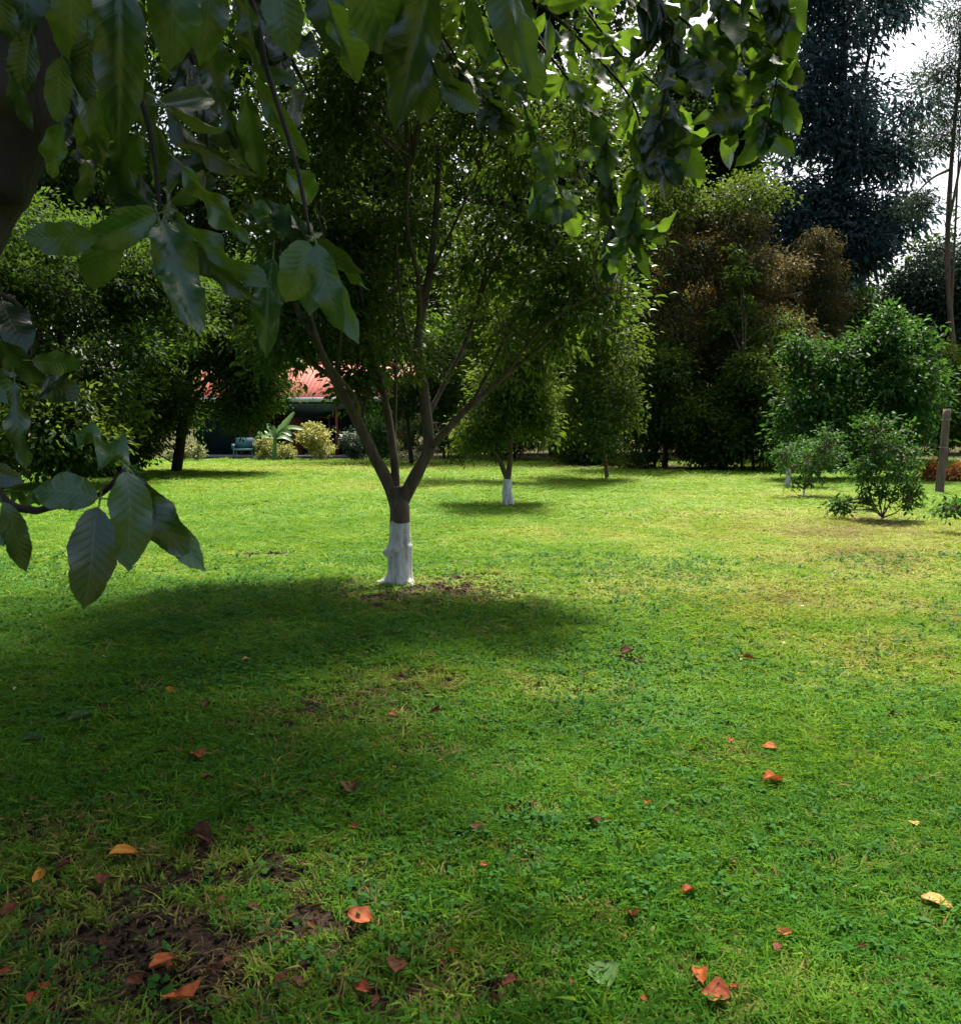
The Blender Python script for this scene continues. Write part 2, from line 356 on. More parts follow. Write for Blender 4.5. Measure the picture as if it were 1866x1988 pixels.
# ------------------------------------------------------------------ grass (geometry nodes instances of tufts)
def tuft_template(seed, n, rad, hgt, wid, flat=0.5):
    r = np.random.default_rng(seed); V = []; T = []
    for k in range(n):
        a = r.random() * 6.283; q = rad * math.sqrt(r.random())
        b = np.array([q * math.cos(a), q * math.sin(a), -0.005])
        d = r.random() * 6.283; lean = (0.25 + r.random() * 1.1) * flat * 2
        h = hgt * (0.5 + 0.7 * r.random()); L = h * lean
        dv = np.array([math.cos(d), math.sin(d), 0]); sv = np.array([-math.sin(d), math.cos(d), 0])
        w = wid * (0.6 + 0.8 * r.random())
        tw = (r.random() - 0.5) * w * 1.2
        p1 = b + dv * L * 0.35 + np.array([0, 0, h * 0.62]); p2 = b + dv * L + np.array([0, 0, h * (0.95 - 0.35 * r.random())])
        o = len(V)
        V += [b - sv * w * 0.35, b + sv * w * 0.35, p1 + sv * w * 0.5 + [0, 0, tw], p1 - sv * w * 0.5 - [0, 0, tw], p2]
        T += [[o, o + 1, o + 2], [o, o + 2, o + 3], [o + 3, o + 2, o + 4]]
    return np.array(V), np.array(T)

def gn_scatter_tree(name):
    ng = bpy.data.node_groups.new(name, 'GeometryNodeTree')
    ng.interface.new_socket('Geometry', in_out='INPUT', socket_type='NodeSocketGeometry')
    ng.interface.new_socket('Geometry', in_out='OUTPUT', socket_type='NodeSocketGeometry')
    N = lambda t: ng.nodes.new(t)
    gi = N('NodeGroupInput'); go = N('NodeGroupOutput')
    def attr(nm, typ):
        a = N('GeometryNodeInputNamedAttribute'); a.data_type = typ; a.inputs[0].default_value = nm
        return [s for s in a.outputs if s.enabled and s.name == 'Attribute'][0]
    L = ng.links.new
    sep = N('GeometryNodeSeparateGeometry'); sep.domain = 'POINT'
    L(gi.outputs[0], sep.inputs[0]); L(attr('is_tpl', 'BOOLEAN'), sep.inputs[1])
    sp = N('GeometryNodeSplitToInstances'); sp.domain = 'POINT'
    L(sep.outputs[0], sp.inputs[0]); L(attr('pick', 'INT'), sp.inputs['Group ID'])
    ip = N('GeometryNodeInstanceOnPoints')
    L(sep.outputs[1], ip.inputs['Points']); L(sp.outputs[0], ip.inputs['Instance'])
    ip.inputs['Pick Instance'].default_value = True
    L(attr('pick', 'INT'), ip.inputs['Instance Index'])
    e2r = N('FunctionNodeEulerToRotation'); L(attr('rot', 'FLOAT_VECTOR'), e2r.inputs[0]); L(e2r.outputs[0], ip.inputs['Rotation'])
    L(attr('scl', 'FLOAT_VECTOR'), ip.inputs['Scale'])
    L(ip.outputs[0], go.inputs[0])
    return ng
GN = gn_scatter_tree('scatter')

def scatter_object(name, templates, P, rot, scl, tint, mat, **k):
    V = []; T = []; pick = []; n = 0
    for i, (v, t) in enumerate(templates):
        V.append(v); T.append(t + n); n += len(v); pick.append(np.full(len(v), i))
    nt_ = n; V.append(P); V = np.vstack(V)
    N = len(V)
    is_t = np.zeros(N, dtype=bool); is_t[:nt_] = True
    pk = np.concatenate(pick + [rng.integers(0, len(templates), len(P))]).astype(np.int32)
    z3 = lambda a: np.vstack([np.zeros((nt_, 3)), a]).astype(np.float32)
    tt = np.concatenate([np.zeros(nt_), tint]).astype(np.float32)
    me = npmesh(name, V, [np.vstack(T)], [mat], False, {'is_tpl': ('BOOLEAN', is_t), 'pick': ('INT', pk), 'rot': ('FLOAT_VECTOR', z3(rot)), 'scl': ('FLOAT_VECTOR', z3(scl)), 'tint': ('FLOAT', tt)})
    o = link(name, me, **k)
    md = o.modifiers.new('scatter', 'NODES'); md.node_group = GN
    return o

M['grass'] = leaf_mat('lawn_grass', [(0.0, (0.026, 0.115, 0.010)), (0.3, (0.068, 0.195, 0.015)), (0.55, (0.165, 0.275, 0.026)), (0.75, (0.30, 0.32, 0.06)), (1.0, (0.20, 0.135, 0.06))], 0.6, 0.32, (0.26, 0.42, 0.02), 'inst', 0.1)

def build_grass():
    PX, PY, SS, HH, TT = [], [], [], [], []
    for (y0, y1, dens, sc) in ((1.7, 4.5, 1500, 0.85), (4.5, 8, 800, 1.15), (8, 15, 380, 1.65), (15, 26, 130, 2.7), (26, 44, 48, 4.2)):
        wfun = lambda y: 0.62 * y + 1.2
        A = (wfun(y0) + wfun(y1)) * (y1 - y0)
        n = int(A * dens)
        y = y0 + (y1 - y0) * rng.random(n * 2); keep = rng.random(n * 2) < wfun(y) / wfun(y1); y = y[keep]
        y = y[:n]; x = (rng.random(len(y)) * 2 - 1) * wfun(y)
        bare = patchfield(BARE, x, y); dry = patchfield(DRY_SUNLIT, x, y)
        mott = noise2(x * 2.2, y * 2.2) * 0.6 + noise2(x * 6 + 30, y * 6) * 0.4
        clump = noise2(x * 9 + 7, y * 9)
        keep = rng.random(len(y)) < np.clip(1.12 - bare * 1.05 - np.clip(0.5 - clump, 0, 1) * 1.5, 0.04, 1)
        x, y, bare, dry, mott = x[keep], y[keep], bare[keep], dry[keep], mott[keep]
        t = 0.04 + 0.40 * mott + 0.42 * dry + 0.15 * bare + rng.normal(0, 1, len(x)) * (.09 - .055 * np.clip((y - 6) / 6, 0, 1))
        t = t + np.clip((y - 5) / 6, 0, 1) * 0.20 + np.clip(x / 2.5, -.3, 1) * np.clip((y - 4) / 3, 0, 1) * np.clip((22 - y) / 8, 0, 1) * .15  # sunlit yellowing put into the tint, stronger far off and to the right
        dead = rng.random(len(x)) < (0.03 + 0.2 * dry + 0.45 * bare) * (1 - .75 * np.clip((y - 6) / 5, 0, 1))
        t = np.where(dead, 0.85 + 0.15 * rng.random(len(x)), t)
        PX.append(x); PY.append(y); TT.append(np.clip(t, 0, 1))
        SS.append(sc * (0.75 + 0.5 * rng.random(len(x)))); HH.append((0.85 + 0.12 * sc) * (0.7 + 0.6 * noise2(x * 1.7 + 50, y * 1.7)) * (1 - 0.4 * bare))
    x = np.concatenate(PX); y = np.concatenate(PY); s = np.concatenate(SS); h = np.concatenate(HH); t = np.concatenate(TT)
    P = np.stack([x, y, gz(x, y)], 1)
    rot = np.stack([rng.normal(0, 0.12, len(x)), rng.normal(0, 0.12, len(x)), rng.random(len(x)) * 6.283], 1)
    scl = np.stack([s, s, h], 1)
    tp = [tuft_template(i, 13, 0.035, 0.034 + .003 * i, 0.0058, 0.7) for i in range(7)]
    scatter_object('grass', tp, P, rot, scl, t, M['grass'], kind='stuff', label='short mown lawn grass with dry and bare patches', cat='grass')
    print('grass tufts', len(x))
build_grass()

def weed_template(seed, n=8, rad=.03, lr=.0052):
    r = np.random.default_rng(seed); V = []; T = []
    for k in range(n):
        a = r.random() * 6.283; q = rad * math.sqrt(r.random()); c = np.array([q * math.cos(a), q * math.sin(a), .012 + .022 * r.random()])
        tl = r.normal(0, .35, 2); R_ = lr * (.6 + .8 * r.random()); o = len(V); V.append(c)
        for m_ in range(6):
            t_ = m_ / 6 * 6.283; p = np.array([math.cos(t_) * R_ * 1.3, math.sin(t_) * R_, 0]); p[2] = p[0] * tl[0] + p[1] * tl[1] - .15 * R_
            ca, sa = math.cos(a), math.sin(a); V.append(c + [p[0] * ca - p[1] * sa, p[0] * sa + p[1] * ca, p[2]])
        T += [[o, o + 1 + m_, o + 1 + (m_ + 1) % 6] for m_ in range(6)]
    return np.array(V), np.array(T)
def lump_template(seed, R_=.010):
    r = np.random.default_rng(seed); V = [[0, 0, 1.0]]
    for z, rr in ((.45, .85), (-.3, .9)):
        for k in range(5): a = k * 1.2566 + z; V.append([math.cos(a) * rr, math.sin(a) * rr, z])
    V = np.array(V) * (R_ * (.7 + .6 * r.random((11, 1)))) * [1, 1, .7]
    T = [[0, 1 + k, 1 + (k + 1) % 5] for k in range(5)] + [[1 + k, 6 + k, 1 + (k + 1) % 5] for k in range(5)] + [[6 + k, 6 + (k + 1) % 5, 1 + (k + 1) % 5] for k in range(5)]
    return V, np.array(T)
def scatter_near():
    n = 22000; y = 1.8 + 9 * rng.random(n) ** .8; x = (rng.random(n) * 2 - 1) * (.62 * y + 1.2)
    patch = noise2(x * 1.3 + 70, y * 1.3 + 11); ok = rng.random(n) < np.clip((patch - .3) * 1.6, 0.1, .8) * (1 - np.clip(patchfield(BARE, x, y), 0, 1) * .8)
    x, y = x[ok], y[ok]; P = np.stack([x, y, gz(x, y) - .004], 1); k = len(x)
    rot = np.stack([rng.normal(0, .2, k), rng.normal(0, .2, k), rng.random(k) * 6.28], 1); sc = (.8 + .7 * rng.random(k))[:, None] * np.ones(3) * (1 + .05 * y[:, None])
    scatter_object('lawn_weeds', [weed_template(i) for i in range(5)], P, rot, sc, np.clip(.22 + .12 * rng.normal(size=k), 0, 1), M['weed'], kind='stuff', label='small round-leaved weeds growing through the lawn grass', cat='weeds')
    n = 120000; y = 1.8 + 8 * rng.random(n) ** 1.3; x = (rng.random(n) * 2 - 1) * (.62 * y + 1.2); b = patchfield(BARE, x, y); ok = rng.random(n) < np.clip(b - .35, 0, 1) * 1.2
    x, y = x[ok], y[ok]; k = len(x); P = np.stack([x, y, gz(x, y) - .012 * b[ok]], 1)
    scatter_object('soil_crumbs', [lump_template(i) for i in range(5)], P, rng.random((k, 3)) * 6.28, (.3 + 1.4 * rng.random(k) ** 3)[:, None] * np.ones(3), rng.random(k), M['crumb'], kind='stuff', label='loose crumbs of dark soil on the worn patches', cat='soil')
    # flat dead blades (thatch) over and around the worn ground
    n = 60000; y = 1.8 + 9 * rng.random(n); x = (rng.random(n) * 2 - 1) * (.62 * y + 1.2); b = np.maximum(patchfield(BARE, x, y), .4 * patchfield(DRY_SUNLIT, x, y)); ok = rng.random(n) < np.clip(b, .03, 1) * .6
    x, y = x[ok], y[ok]; k = len(x)
    ax = rng.normal(size=(k, 3)) * [1, 1, .15]; nm = rng.normal(size=(k, 3)) * .3 + [0, 0, 1]; L = .03 + .05 * rng.random(k)
    me = leaves_mesh('thatch', np.stack([x, y, gz(x, y) + .002 + .03 * rng.random(k)], 1), ax, nm, L, np.full(k, .004) * (.6 + .8 * rng.random(k)), rng.random(k), M['thatch'])
    link('thatch', me, kind='stuff', label='dead straw-coloured grass blades lying in the lawn', cat='dry grass')
M['weed'] = leaf_mat('lawn_weed_leaf', [(0.0, (0.02, 0.09, 0.014)), (0.5, (0.045, 0.15, 0.018)), (1.0, (0.11, 0.22, 0.03))], 0.7, 0.3, (0.15, 0.34, 0.03), 'inst', 0.12)
M['crumb'] = leaf_mat('soil_crumb', [(0.0, (0.015, 0.011, 0.008)), (0.6, (0.05, 0.036, 0.024)), (1.0, (0.11, 0.08, 0.055))], 0.95, 0.0, (0, 0, 0), 'inst', 0.1)
M['thatch'] = leaf_mat('dead_grass', [(0.0, (0.07, 0.045, 0.022)), (0.5, (0.17, 0.12, 0.06)), (1.0, (0.30, 0.23, 0.11))], 0.8, 0.15, (0.3, 0.2, 0.08), 'tint', 0.2)

# ------------------------------------------------------------------ foliage
LEAF2 = (np.array([[0, 0, 0], [0.5, 0.45, 0.10], [0, 1, -0.12], [-0.5, 0.45, 0.10]]), np.array([[0, 1, 2], [0, 2, 3]]))
LEAF4 = (np.array([[0, 0, 0], [0.42, 0.30, 0.09], [0.40, 0.66, 0.05], [0, 1, -0.16], [-0.40, 0.66, 0.05], [-0.42, 0.30, 0.09], [0, 0.5, 0.0]]),
         np.array([[0, 1, 6], [1, 2, 6], [2, 3, 6], [3, 4, 6], [4, 5, 6], [5, 0, 6]]))

def norm(a): return a / (np.linalg.norm(a, axis=-1, keepdims=True) + 1e-9)

def leaves_mesh(name, base, axis, nrm, L, W, tint, mat, tpl=LEAF2):
    V0, T0 = tpl
    axis = norm(axis); side = norm(np.cross(axis, nrm)); n = np.cross(side, axis)
    V = base[:, None] + V0[None, :, 0, None] * (side * W[:, None])[:, None] + V0[None, :, 1, None] * (axis * L[:, None])[:, None] + V0[None, :, 2, None] * (n * L[:, None])[:, None]
    k = len(V0)
    T = T0[None] + (np.arange(len(base)) * k)[:, None, None]
    return npmesh(name, V.reshape(-1, 3), [T.reshape(-1, 3)], [mat], False, {'tint': ('FLOAT', np.repeat(tint, k).astype(np.float32))})

def blob(X0, Y0, X1, Y1, d, thick=None):
    c = at((X0 + X1) / 2, (Y0 + Y1) / 2, d)
    rx = (X1 - X0) / 2 / F * d; rz = (Y1 - Y0) / 2 / F * d
    return c, np.array([rx, thick if thick else rx, rz])

def expand(blobs, k=7):
    out = []
    for c, r in blobs:
        out.append((c, r * 0.74))
        for i in range(k):
            d = norm(rng.normal(size=3)); out.append((c + d * r * (0.62 + .3 * rng.random()), r * (0.2 + 0.26 * rng.random())))
    return out

def clumps_in(blobs, n, hollow=0.35, rough=0.5):
    vol = np.array([(b[1][0] * b[1][1] + b[1][0] * b[1][2] + b[1][1] * b[1][2]) for b in blobs]); vol = vol / vol.sum()
    C, D = [], []
    for (c, r), v in zip(blobs, vol):
        m = max(3, int(n * v))
        d = norm(rng.normal(size=(m, 3)))
        q = hollow + (1 - hollow) * rng.random(m) ** 0.6
        o = 1 - rough / 2 + rough * noise2(d[:, 0] * 2.5 + c[0] + 20, d[:, 2] * 2.5 + d[:, 1] * 1.7 + c[2] + 20)
        C.append(c + d * r * (q * o)[:, None]); D.append(d)
    return np.vstack(C), np.vstack(D)

def foliage(name, blobs, nclump, per, cr, L, mat, parent, hollow=0.35, rough=0.5, droop=0.35, wr=0.5, tpl=LEAF2, kind='stuff', flatten=0.65, keepf=None, zmin=0.03, tb=0.4, tv=0.22, elong=0.0, anis=None, dens=2.0):
    C, D = clumps_in(blobs, nclump, hollow, rough)
    ct = tb + tv * rng.normal(size=len(C))
    m = (per * dens * (0.5 + rng.random(len(C)))).astype(int)
    idx = np.repeat(np.arange(len(C)), m)
    off = rng.normal(size=(len(idx), 3)) * 0.5
    sz = (0.7 + 0.6 * rng.random(len(C)))[idx]
    if anis is not None: off = off * anis
    else: off[:, 2] *= flatten
    out = D[idx]
    if elong:   # sprays pointing outwards
        s = rng.random(len(idx))[:, None]
        off = off * 0.5 + out * s * elong
    B = C[idx] + off * (cr * sz)[:, None]
    ax = norm(off) * 0.7 + out * 0.5 + rng.normal(size=off.shape) * 0.45 + np.array([0, 0, -droop])
    nm = rng.normal(size=off.shape) * 0.55 + np.array([0, 0, 0.9]) + out * 0.35
    ln = L * (0.65 + 0.6 * rng.random(len(idx)))
    tt = np.clip(ct[idx] + rng.normal(0, 0.14, len(idx)), 0, 1)
    keep = B[:, 2] > zmin
    if keepf is not None: keep &= keepf(B)
    B, ax, nm, ln, tt = B[keep], ax[keep], nm[keep], ln[keep], tt[keep]
    me = leaves_mesh(name, B, ax, nm, ln, ln * wr, tt, mat, tpl)
    o = link(name, me, parent, kind=kind)
    return C, o

def twigs(parent, anchors, targets, mat, r0=0.02, name='twigs', most=300, sag=0.1, r1=0.004):
    if not len(targets): return
    A = np.vstack(anchors); mb = MB()
    sel = targets if len(targets) <= most else targets[rng.choice(len(targets), most, replace=False)]
    for t in sel:
        d = np.linalg.norm(A - t, axis=1) + 0.35 * np.maximum(0, A[:, 2] - t[2]) * 2
        a = A[np.argsort(d)[rng.integers(0, 3)]]
        mid = (a + t) / 2 + rng.normal(0, 0.06, 3) * np.linalg.norm(t - a) + [0, 0, sag * np.linalg.norm(t - a)]
        P = smooth_path([a, mid, t], 6)
        mb.tube(P, np.linspace(r0, r1, 6), 4)
    mb.build(name, mat, parent, True, kind='stuff')

def stem(parent, name, pts, r0, r1, mat, sides=8, n=None, bump=0.12, **k):
    P = smooth_path(pts, n or max(8, len(pts) * 5))
    mb = MB(); mb.tube(P, np.linspace(r0, r1, len(P)), sides, bump)
    mb.build(name, mat, parent, True, **k)
    return P

def simple_tree(name, label, base, top, r, blobs, nc, per, cr, L, mat, bark, nbr=5, group=None, tw=60, cat='tree', tr=0.02, **k):
    t = thing(name, label, cat, group)
    base = np.array(base, float); top = np.array(top, float)
    mid = (base + top) / 2 + rng.normal(0, 0.03, 3) * np.linalg.norm(top - base)
    A = [stem(t, 'trunk', [base - [0, 0, 0.1], mid, top], r, r * 0.4, bark)]
    for i in range(nbr):
        b = blobs[i % len(blobs)]
        tgt = b[0] + rng.normal(0, 0.35, 3) * b[1]
        if tgt[2] < base[2] + 0.3: continue
        s = A[0][int(len(A[0]) * (0.35 + 0.6 * i / max(1, nbr)))]
        A.append(stem(t, 'branch', [s, (s + tgt) / 2 + [0, 0, 0.08 * np.linalg.norm(tgt - s)], tgt], r * 0.45, r * 0.1, bark, 6))
    C, o = foliage('crown', expand(blobs), nc, per, cr, L, mat, t, **k)
    if tw: twigs(t, A, C, bark, tr, most=tw)
    return t

scatter_near()

# ---------- main tree with whitewashed foot (nine metres away)
MT = thing('shade_tree', 'large multi-stemmed tree with whitewashed trunk foot, nearest tree on the lawn', 'tree')
DM = 9.05
def mp(X, Y, dd=0.0): return at(X, Y, DM + dd)
gb = ground(775, 1131)
th = np.linspace(0, 2 * math.pi, 28, endpoint=False)
rows = []
zs = np.linspace(-0.04, 0.64, 34)
axp = smooth_path([[gb[0], gb[1], -0.05], mp(776, 1075) * [1, 0, 1] + [0, gb[1], 0], mp(777, 1015) * [1, 0, 1] + [0, gb[1], 0]], 34)
for z, c in zip(zs, axp):
    r = 0.105 + 0.03 * math.exp(-max(z, 0) / 0.05) + 0.012 * (z < 0.4)
    rr = r + 0.010 * np.sin(3 * th + z * 6) + 0.007 * np.sin(7 * th + 2 * z)
    # root toe at the lower left, burls
    rr = rr + 0.16 * np.exp(-(((th - 3.35)) / 0.32) ** 2) * math.exp(-max(z, 0) / 0.05)
    rr = rr + 0.05 * np.exp(-(((th - 5.6)) / 0.35) ** 2) * math.exp(-max(z, 0) / 0.04)
    rr = rr + 0.075 * np.exp(-((th - 3.45) / 0.34) ** 2 - ((z - 0.325) / 0.045) ** 2)
    rr = rr + 0.045 * np.exp(-((th - 4.55) / 0.30) ** 2 - ((z - 0.37) / 0.05) ** 2) - 0.02 * np.exp(-((th - 4.5) / 0.14) ** 2 - ((z - 0.375) / 0.022) ** 2)
    rr = rr + 0.022 * np.exp(-((th - 3.9) / 0.25) ** 2 - ((z - 0.2) / 0.12) ** 2)
    k_ = min(1, max(0, (z - .45) / .15)); rr = rr * (1 - k_) + k_ * 0.107
    rows.append(np.stack([c[0] + rr * np.cos(th), c[1] + rr * np.sin(th), z + k_ * 0.03 * (noise2(th * 2.5, th * 0 + 3) - .5)], 1))
V = np.vstack(rows); s = 28
i = np.arange(33)[:, None] * s; j = np.arange(s)[None]; j2 = (j + 1) % s
link('painted_foot', npmesh('painted_foot', V, [np.stack([i + j, i + j2, i + s + j2, i + s + j], -1).reshape(-1, 4)], [M['whitewash']], True), MT, label='whitewashed lower trunk with a burl')
A = []
y0 = axp[-1]
A.append(stem(MT, 'trunk', [[y0[0], y0[1], 0.56], [y0[0], y0[1], 0.75], mp(774, 968), mp(770, 945)], 0.104, 0.098, M['bark'], 16, bump=.03))
A.append(stem(MT, 'branch', [mp(772, 985), mp(752, 935), mp(715, 865, -.1), mp(690, 810, -.2), mp(650, 735, -.3), mp(612, 660, -.4), mp(560, 560, -.5), mp(540, 430, -.6)], 0.074, 0.022, M['bark'], 10))
A.append(stem(MT, 'branch', [mp(768, 970), mp(766, 900, .05), mp(752, 800, .1), mp(738, 740, .15), mp(715, 660, .2), mp(700, 560, .2), mp(690, 420, .3), mp(660, 300, .4)], 0.05, 0.016, M['bark'], 9))
A.append(stem(MT, 'branch', [mp(768, 900, .05), mp(767, 830, .3), mp(768, 700, .4), mp(764, 560, .5), mp(775, 400, .6)], 0.022, 0.012, M['bark'], 7))
A.append(stem(MT, 'branch', [mp(776, 985), mp(800, 935, -.05), mp(830, 878, -.1), mp(832, 850, -.1), mp(824, 760, -.1), mp(812, 660, 0), mp(832, 540, .1), mp(846, 420, .1), mp(850, 300, .2), mp(830, 200, .2)], 0.074, 0.022, M['bark'], 10))
A.append(stem(MT, 'branch', [mp(832, 872, -.1), mp(872, 830, -.3), mp(915, 785, -.4), mp(975, 735, -.5), mp(1030, 690, -.6), mp(1090, 640, -.7)], 0.044, 0.01, M['bark'], 8))
A.append(stem(MT, 'branch', [mp(830, 810, -.1), mp(862, 745, .1), mp(905, 660, .3), mp(935, 560, .4), mp(960, 450, .5), mp(1005, 345, .6), mp(1040, 260, .6)], 0.028, 0.01, M['bark'], 8))
A.append(stem(MT, 'branch', [mp(905, 660, .3), mp(940, 560, .1), mp(985, 470, 0), mp(1060, 405, -.1), mp(1130, 380, -.1)], 0.02, 0.009, M['bark'], 6))
A.append(stem(MT, 'branch', [mp(650, 735, -.3), mp(600, 700, -.1), mp(575, 670, .2), mp(520, 640, .4)], 0.03, 0.012, M['bark'], 7))
A.append(stem(MT, 'branch', [mp(815, 620, 0), mp(812, 540, -.3), mp(790, 430, -.6), mp(800, 280, -.8)], 0.03, 0.014, M['bark'], 7))
A.append(stem(MT, 'branch', [mp(735, 730, .15), mp(700, 640, .6), mp(660, 520, 1.0), mp(600, 400, 1.3)], 0.026, 0.012, M['bark'], 7))
A.append(stem(MT, 'branch', [mp(690, 810, -.2), mp(688, 770, -.5), mp(630, 690, -1.0), mp(590, 560, -1.2)], 0.028, 0.012, M['bark'], 7))
for pts in ([mp(700, 830, -.2), mp(712, 760, .1), mp(722, 660, .3), mp(735, 520, .5), mp(742, 380, .6)], [mp(826, 760, -.1), mp(800, 690, -.4), mp(780, 600, -.6), mp(770, 470, -.8)], [mp(650, 735, -.3), mp(662, 640, -.6), mp(640, 520, -.9), mp(610, 380, -1.)],
            [mp(915, 785, -.4), mp(960, 700, -.2), mp(1010, 600, 0), mp(1080, 510, .1), mp(1180, 460, .1)], [mp(975, 735, -.5), mp(1040, 650, -.9), mp(1120, 590, -1.2), mp(1210, 560, -1.4)], [mp(832, 540, .1), mp(880, 440, -.2), mp(930, 330, -.4)], [mp(738, 740, .15), mp(690, 690, -.1), mp(610, 640, -.3), mp(520, 600, -.4)]):
    A.append(stem(MT, 'branch', pts, 0.019, 0.007, M['bark'], 6))
mb_bl = [blob(470, 160, 760, 560, DM, 1.5), blob(640, -20, 960, 420, DM, 1.6), blob(560, 380, 740, 690, DM + .2, 1.0), blob(860, 60, 1200, 420, DM, 1.4), blob(470, 520, 640, 700, DM, .8),
         blob(700, 330, 880, 520, DM + .5, 0.8), blob(1000, 350, 1200, 560, DM, 0.9)]
mb_bl += [blob(480, 540, 700, 712, DM, .8), blob(640, 650, 750, 790, DM + .2, .35), blob(700, 560, 830, 720, DM + .9, .5), blob(560, 420, 800, 640, DM + .6, 1.0), blob(860, 420, 1060, 600, DM + .3, .8), blob(1060, 440, 1240, 600, DM - .8, .6), blob(1000, 540, 1200, 680, DM - .6, .5)]
C, _ = foliage('crown', expand(mb_bl, 6), 780, 26, 0.26, 0.085, M['main_leaf'], MT, rough=0.6, wr=0.48, tpl=LEAF4)
twigs(MT, A, C, M['bark'], 0.008, most=260, r1=0.003)
up = [(np.array([-0.3, 9.8, 7.3]), np.array([2.3, 2.6, 1.7])), (np.array([-1.8, 9.6, 7.4]), np.array([2.6, 2.8, 1.7])), (np.array([-3.0, 10.2, 7.0]), np.array([2.0, 2.6, 1.3]))]  # unseen crown top, added and sized to shade the lawn
C, _ = foliage('upper_shade_crown', up, 230, 24, 0.34, 0.10, M['main_leaf'], MT, rough=0.6, wr=0.5, tpl=LEAF4, zmin=5.4)
tops = [x[-4:] for x in A]
A2 = [stem(MT, 'branch', [A[6][-1], A[6][-1] + [.2, .3, .9], np.array([-.3, 10.2, 7.2])], .014, .006, M['bark'], 6), stem(MT, 'branch', [A[4][-1], A[4][-1] + [-.2, .3, .8], np.array([-1.2, 10, 7.4])], .026, .01, M['bark'], 6), stem(MT, 'branch', [A[2][-1], A[2][-1] + [-.4, .4, .8], np.array([-3., 10, 7.])], .02, .008, M['bark'], 6)]
twigs(MT, A2, C, M['bark'], 0.008, most=120, r1=0.003)
C, _ = foliage('crown', [blob(900, 560, 1090, 760, DM - .4, .6), blob(690, 560, 850, 800, DM - .3, .6)], 40, 14, 0.22, 0.075, M['second_leaf'], MT, wr=0.45, tpl=LEAF4)
twigs(MT, A, C, M['bark'], 0.006, most=60, r1=0.003)

# ---------- second painted tree
def second_tree():
    D2 = 18.3
    q = lambda X, Y, dd=0: at(X, Y, D2 + dd)
    T = thing('shade_tree', 'smaller whitewashed tree with two thin stems, behind and right of the largest one', 'tree')
    b = ground(988, 979); b[1] = b[1]
    P = [[b[0], b[1], -0.05], q(985, 950) * [1, 0, 1] + [0, b[1], 0], q(986, 930) * [1, 0, 1] + [0, b[1], 0]]
    mb = MB(); P = smooth_path(P, 12); mb.tube(P, np.linspace(0.115, 0.085, 12) + 0.03 * np.exp(-np.arange(12) / 1.5), 14, 0.12)
    mb.build('painted_foot', M['whitewash'], T, True)
    e = P[-1]
    A = [stem(T, 'branch', [e - [0, 0, .03], q(975, 905), q(958, 870), q(945, 830, -.2), q(930, 780, -.4)], 0.06, 0.025, M['bark'], 8),
         stem(T, 'branch', [e - [0, 0, .03], q(990, 900), q(992, 860), q(1000, 800, .2), q(1015, 720, .3), q(1030, 660, .4), q(1080, 600, .6)], 0.062, 0.02, M['bark_red'], 8),
         stem(T, 'branch', [q(1000, 800, .2), q(1030, 740, -.3), q(1100, 660, -.6), q(1180, 590, -1)], 0.03, 0.012, M['bark_red'], 6)]
    C, _ = foliage('crown', expand([blob(900, 640, 1060, 860, D2, 1.2), blob(895, 780, 990, 890, D2, .7), blob(950, 520, 1130, 740, D2, 1.3), blob(1000, 700, 1080, 850, D2 + .4, .7)], 8), 330, 26, 0.36, 0.13, M['second_leaf'], T, rough=0.5, wr=0.42, tb=.45)
    twigs(T, A, C, M['bark'], 0.012, most=160, r1=0.004)
second_tree()

# ---------- trees and shrubs behind
def gp(X, d, z=0.0):
    p = at(X, 900, d); p[2] = z; return p

simple_tree('leafy_tree', 'broad dark tree with low hanging branches at the left edge of the lawn', gp(150, 24), at(120, 640, 24), 0.22,
            [blob(-260, 330, 200, 760, 24, 3), blob(-60, 420, 330, 700, 24.5, 2.5), blob(-200, 620, 120, 850, 23, 2), blob(80, 640, 330, 850, 23.5, 1.6), blob(-400, 300, -100, 800, 24, 3), blob(-60, 700, 240, 885, 24, 1.6), blob(120, 420, 420, 720, 26, 2)],
            900, 34, 0.55, 0.17, M['citrus_leaf'], M['bark_dark'], 7, tw=150, tr=0.03)
simple_tree('leafy_tree', 'rounded green tree right beside the red roof, hiding its left half', gp(340, 31), at(380, 660, 31), 0.2,
            [blob(290, 520, 560, 780, 31, 2.5), blob(250, 700, 420, 850, 30.5, 1.5), blob(380, 640, 560, 850, 30.5, 1.6), blob(420, 480, 640, 640, 31, 2), blob(430, 620, 560, 800, 31, 1.2), blob(200, 560, 400, 850, 31.5, 2), blob(180, 740, 330, 895, 30, 1.2)],
            620, 34, 0.6, 0.19, M['citrus_leaf'], M['bark_dark'], 6, tw=150, tr=0.03)
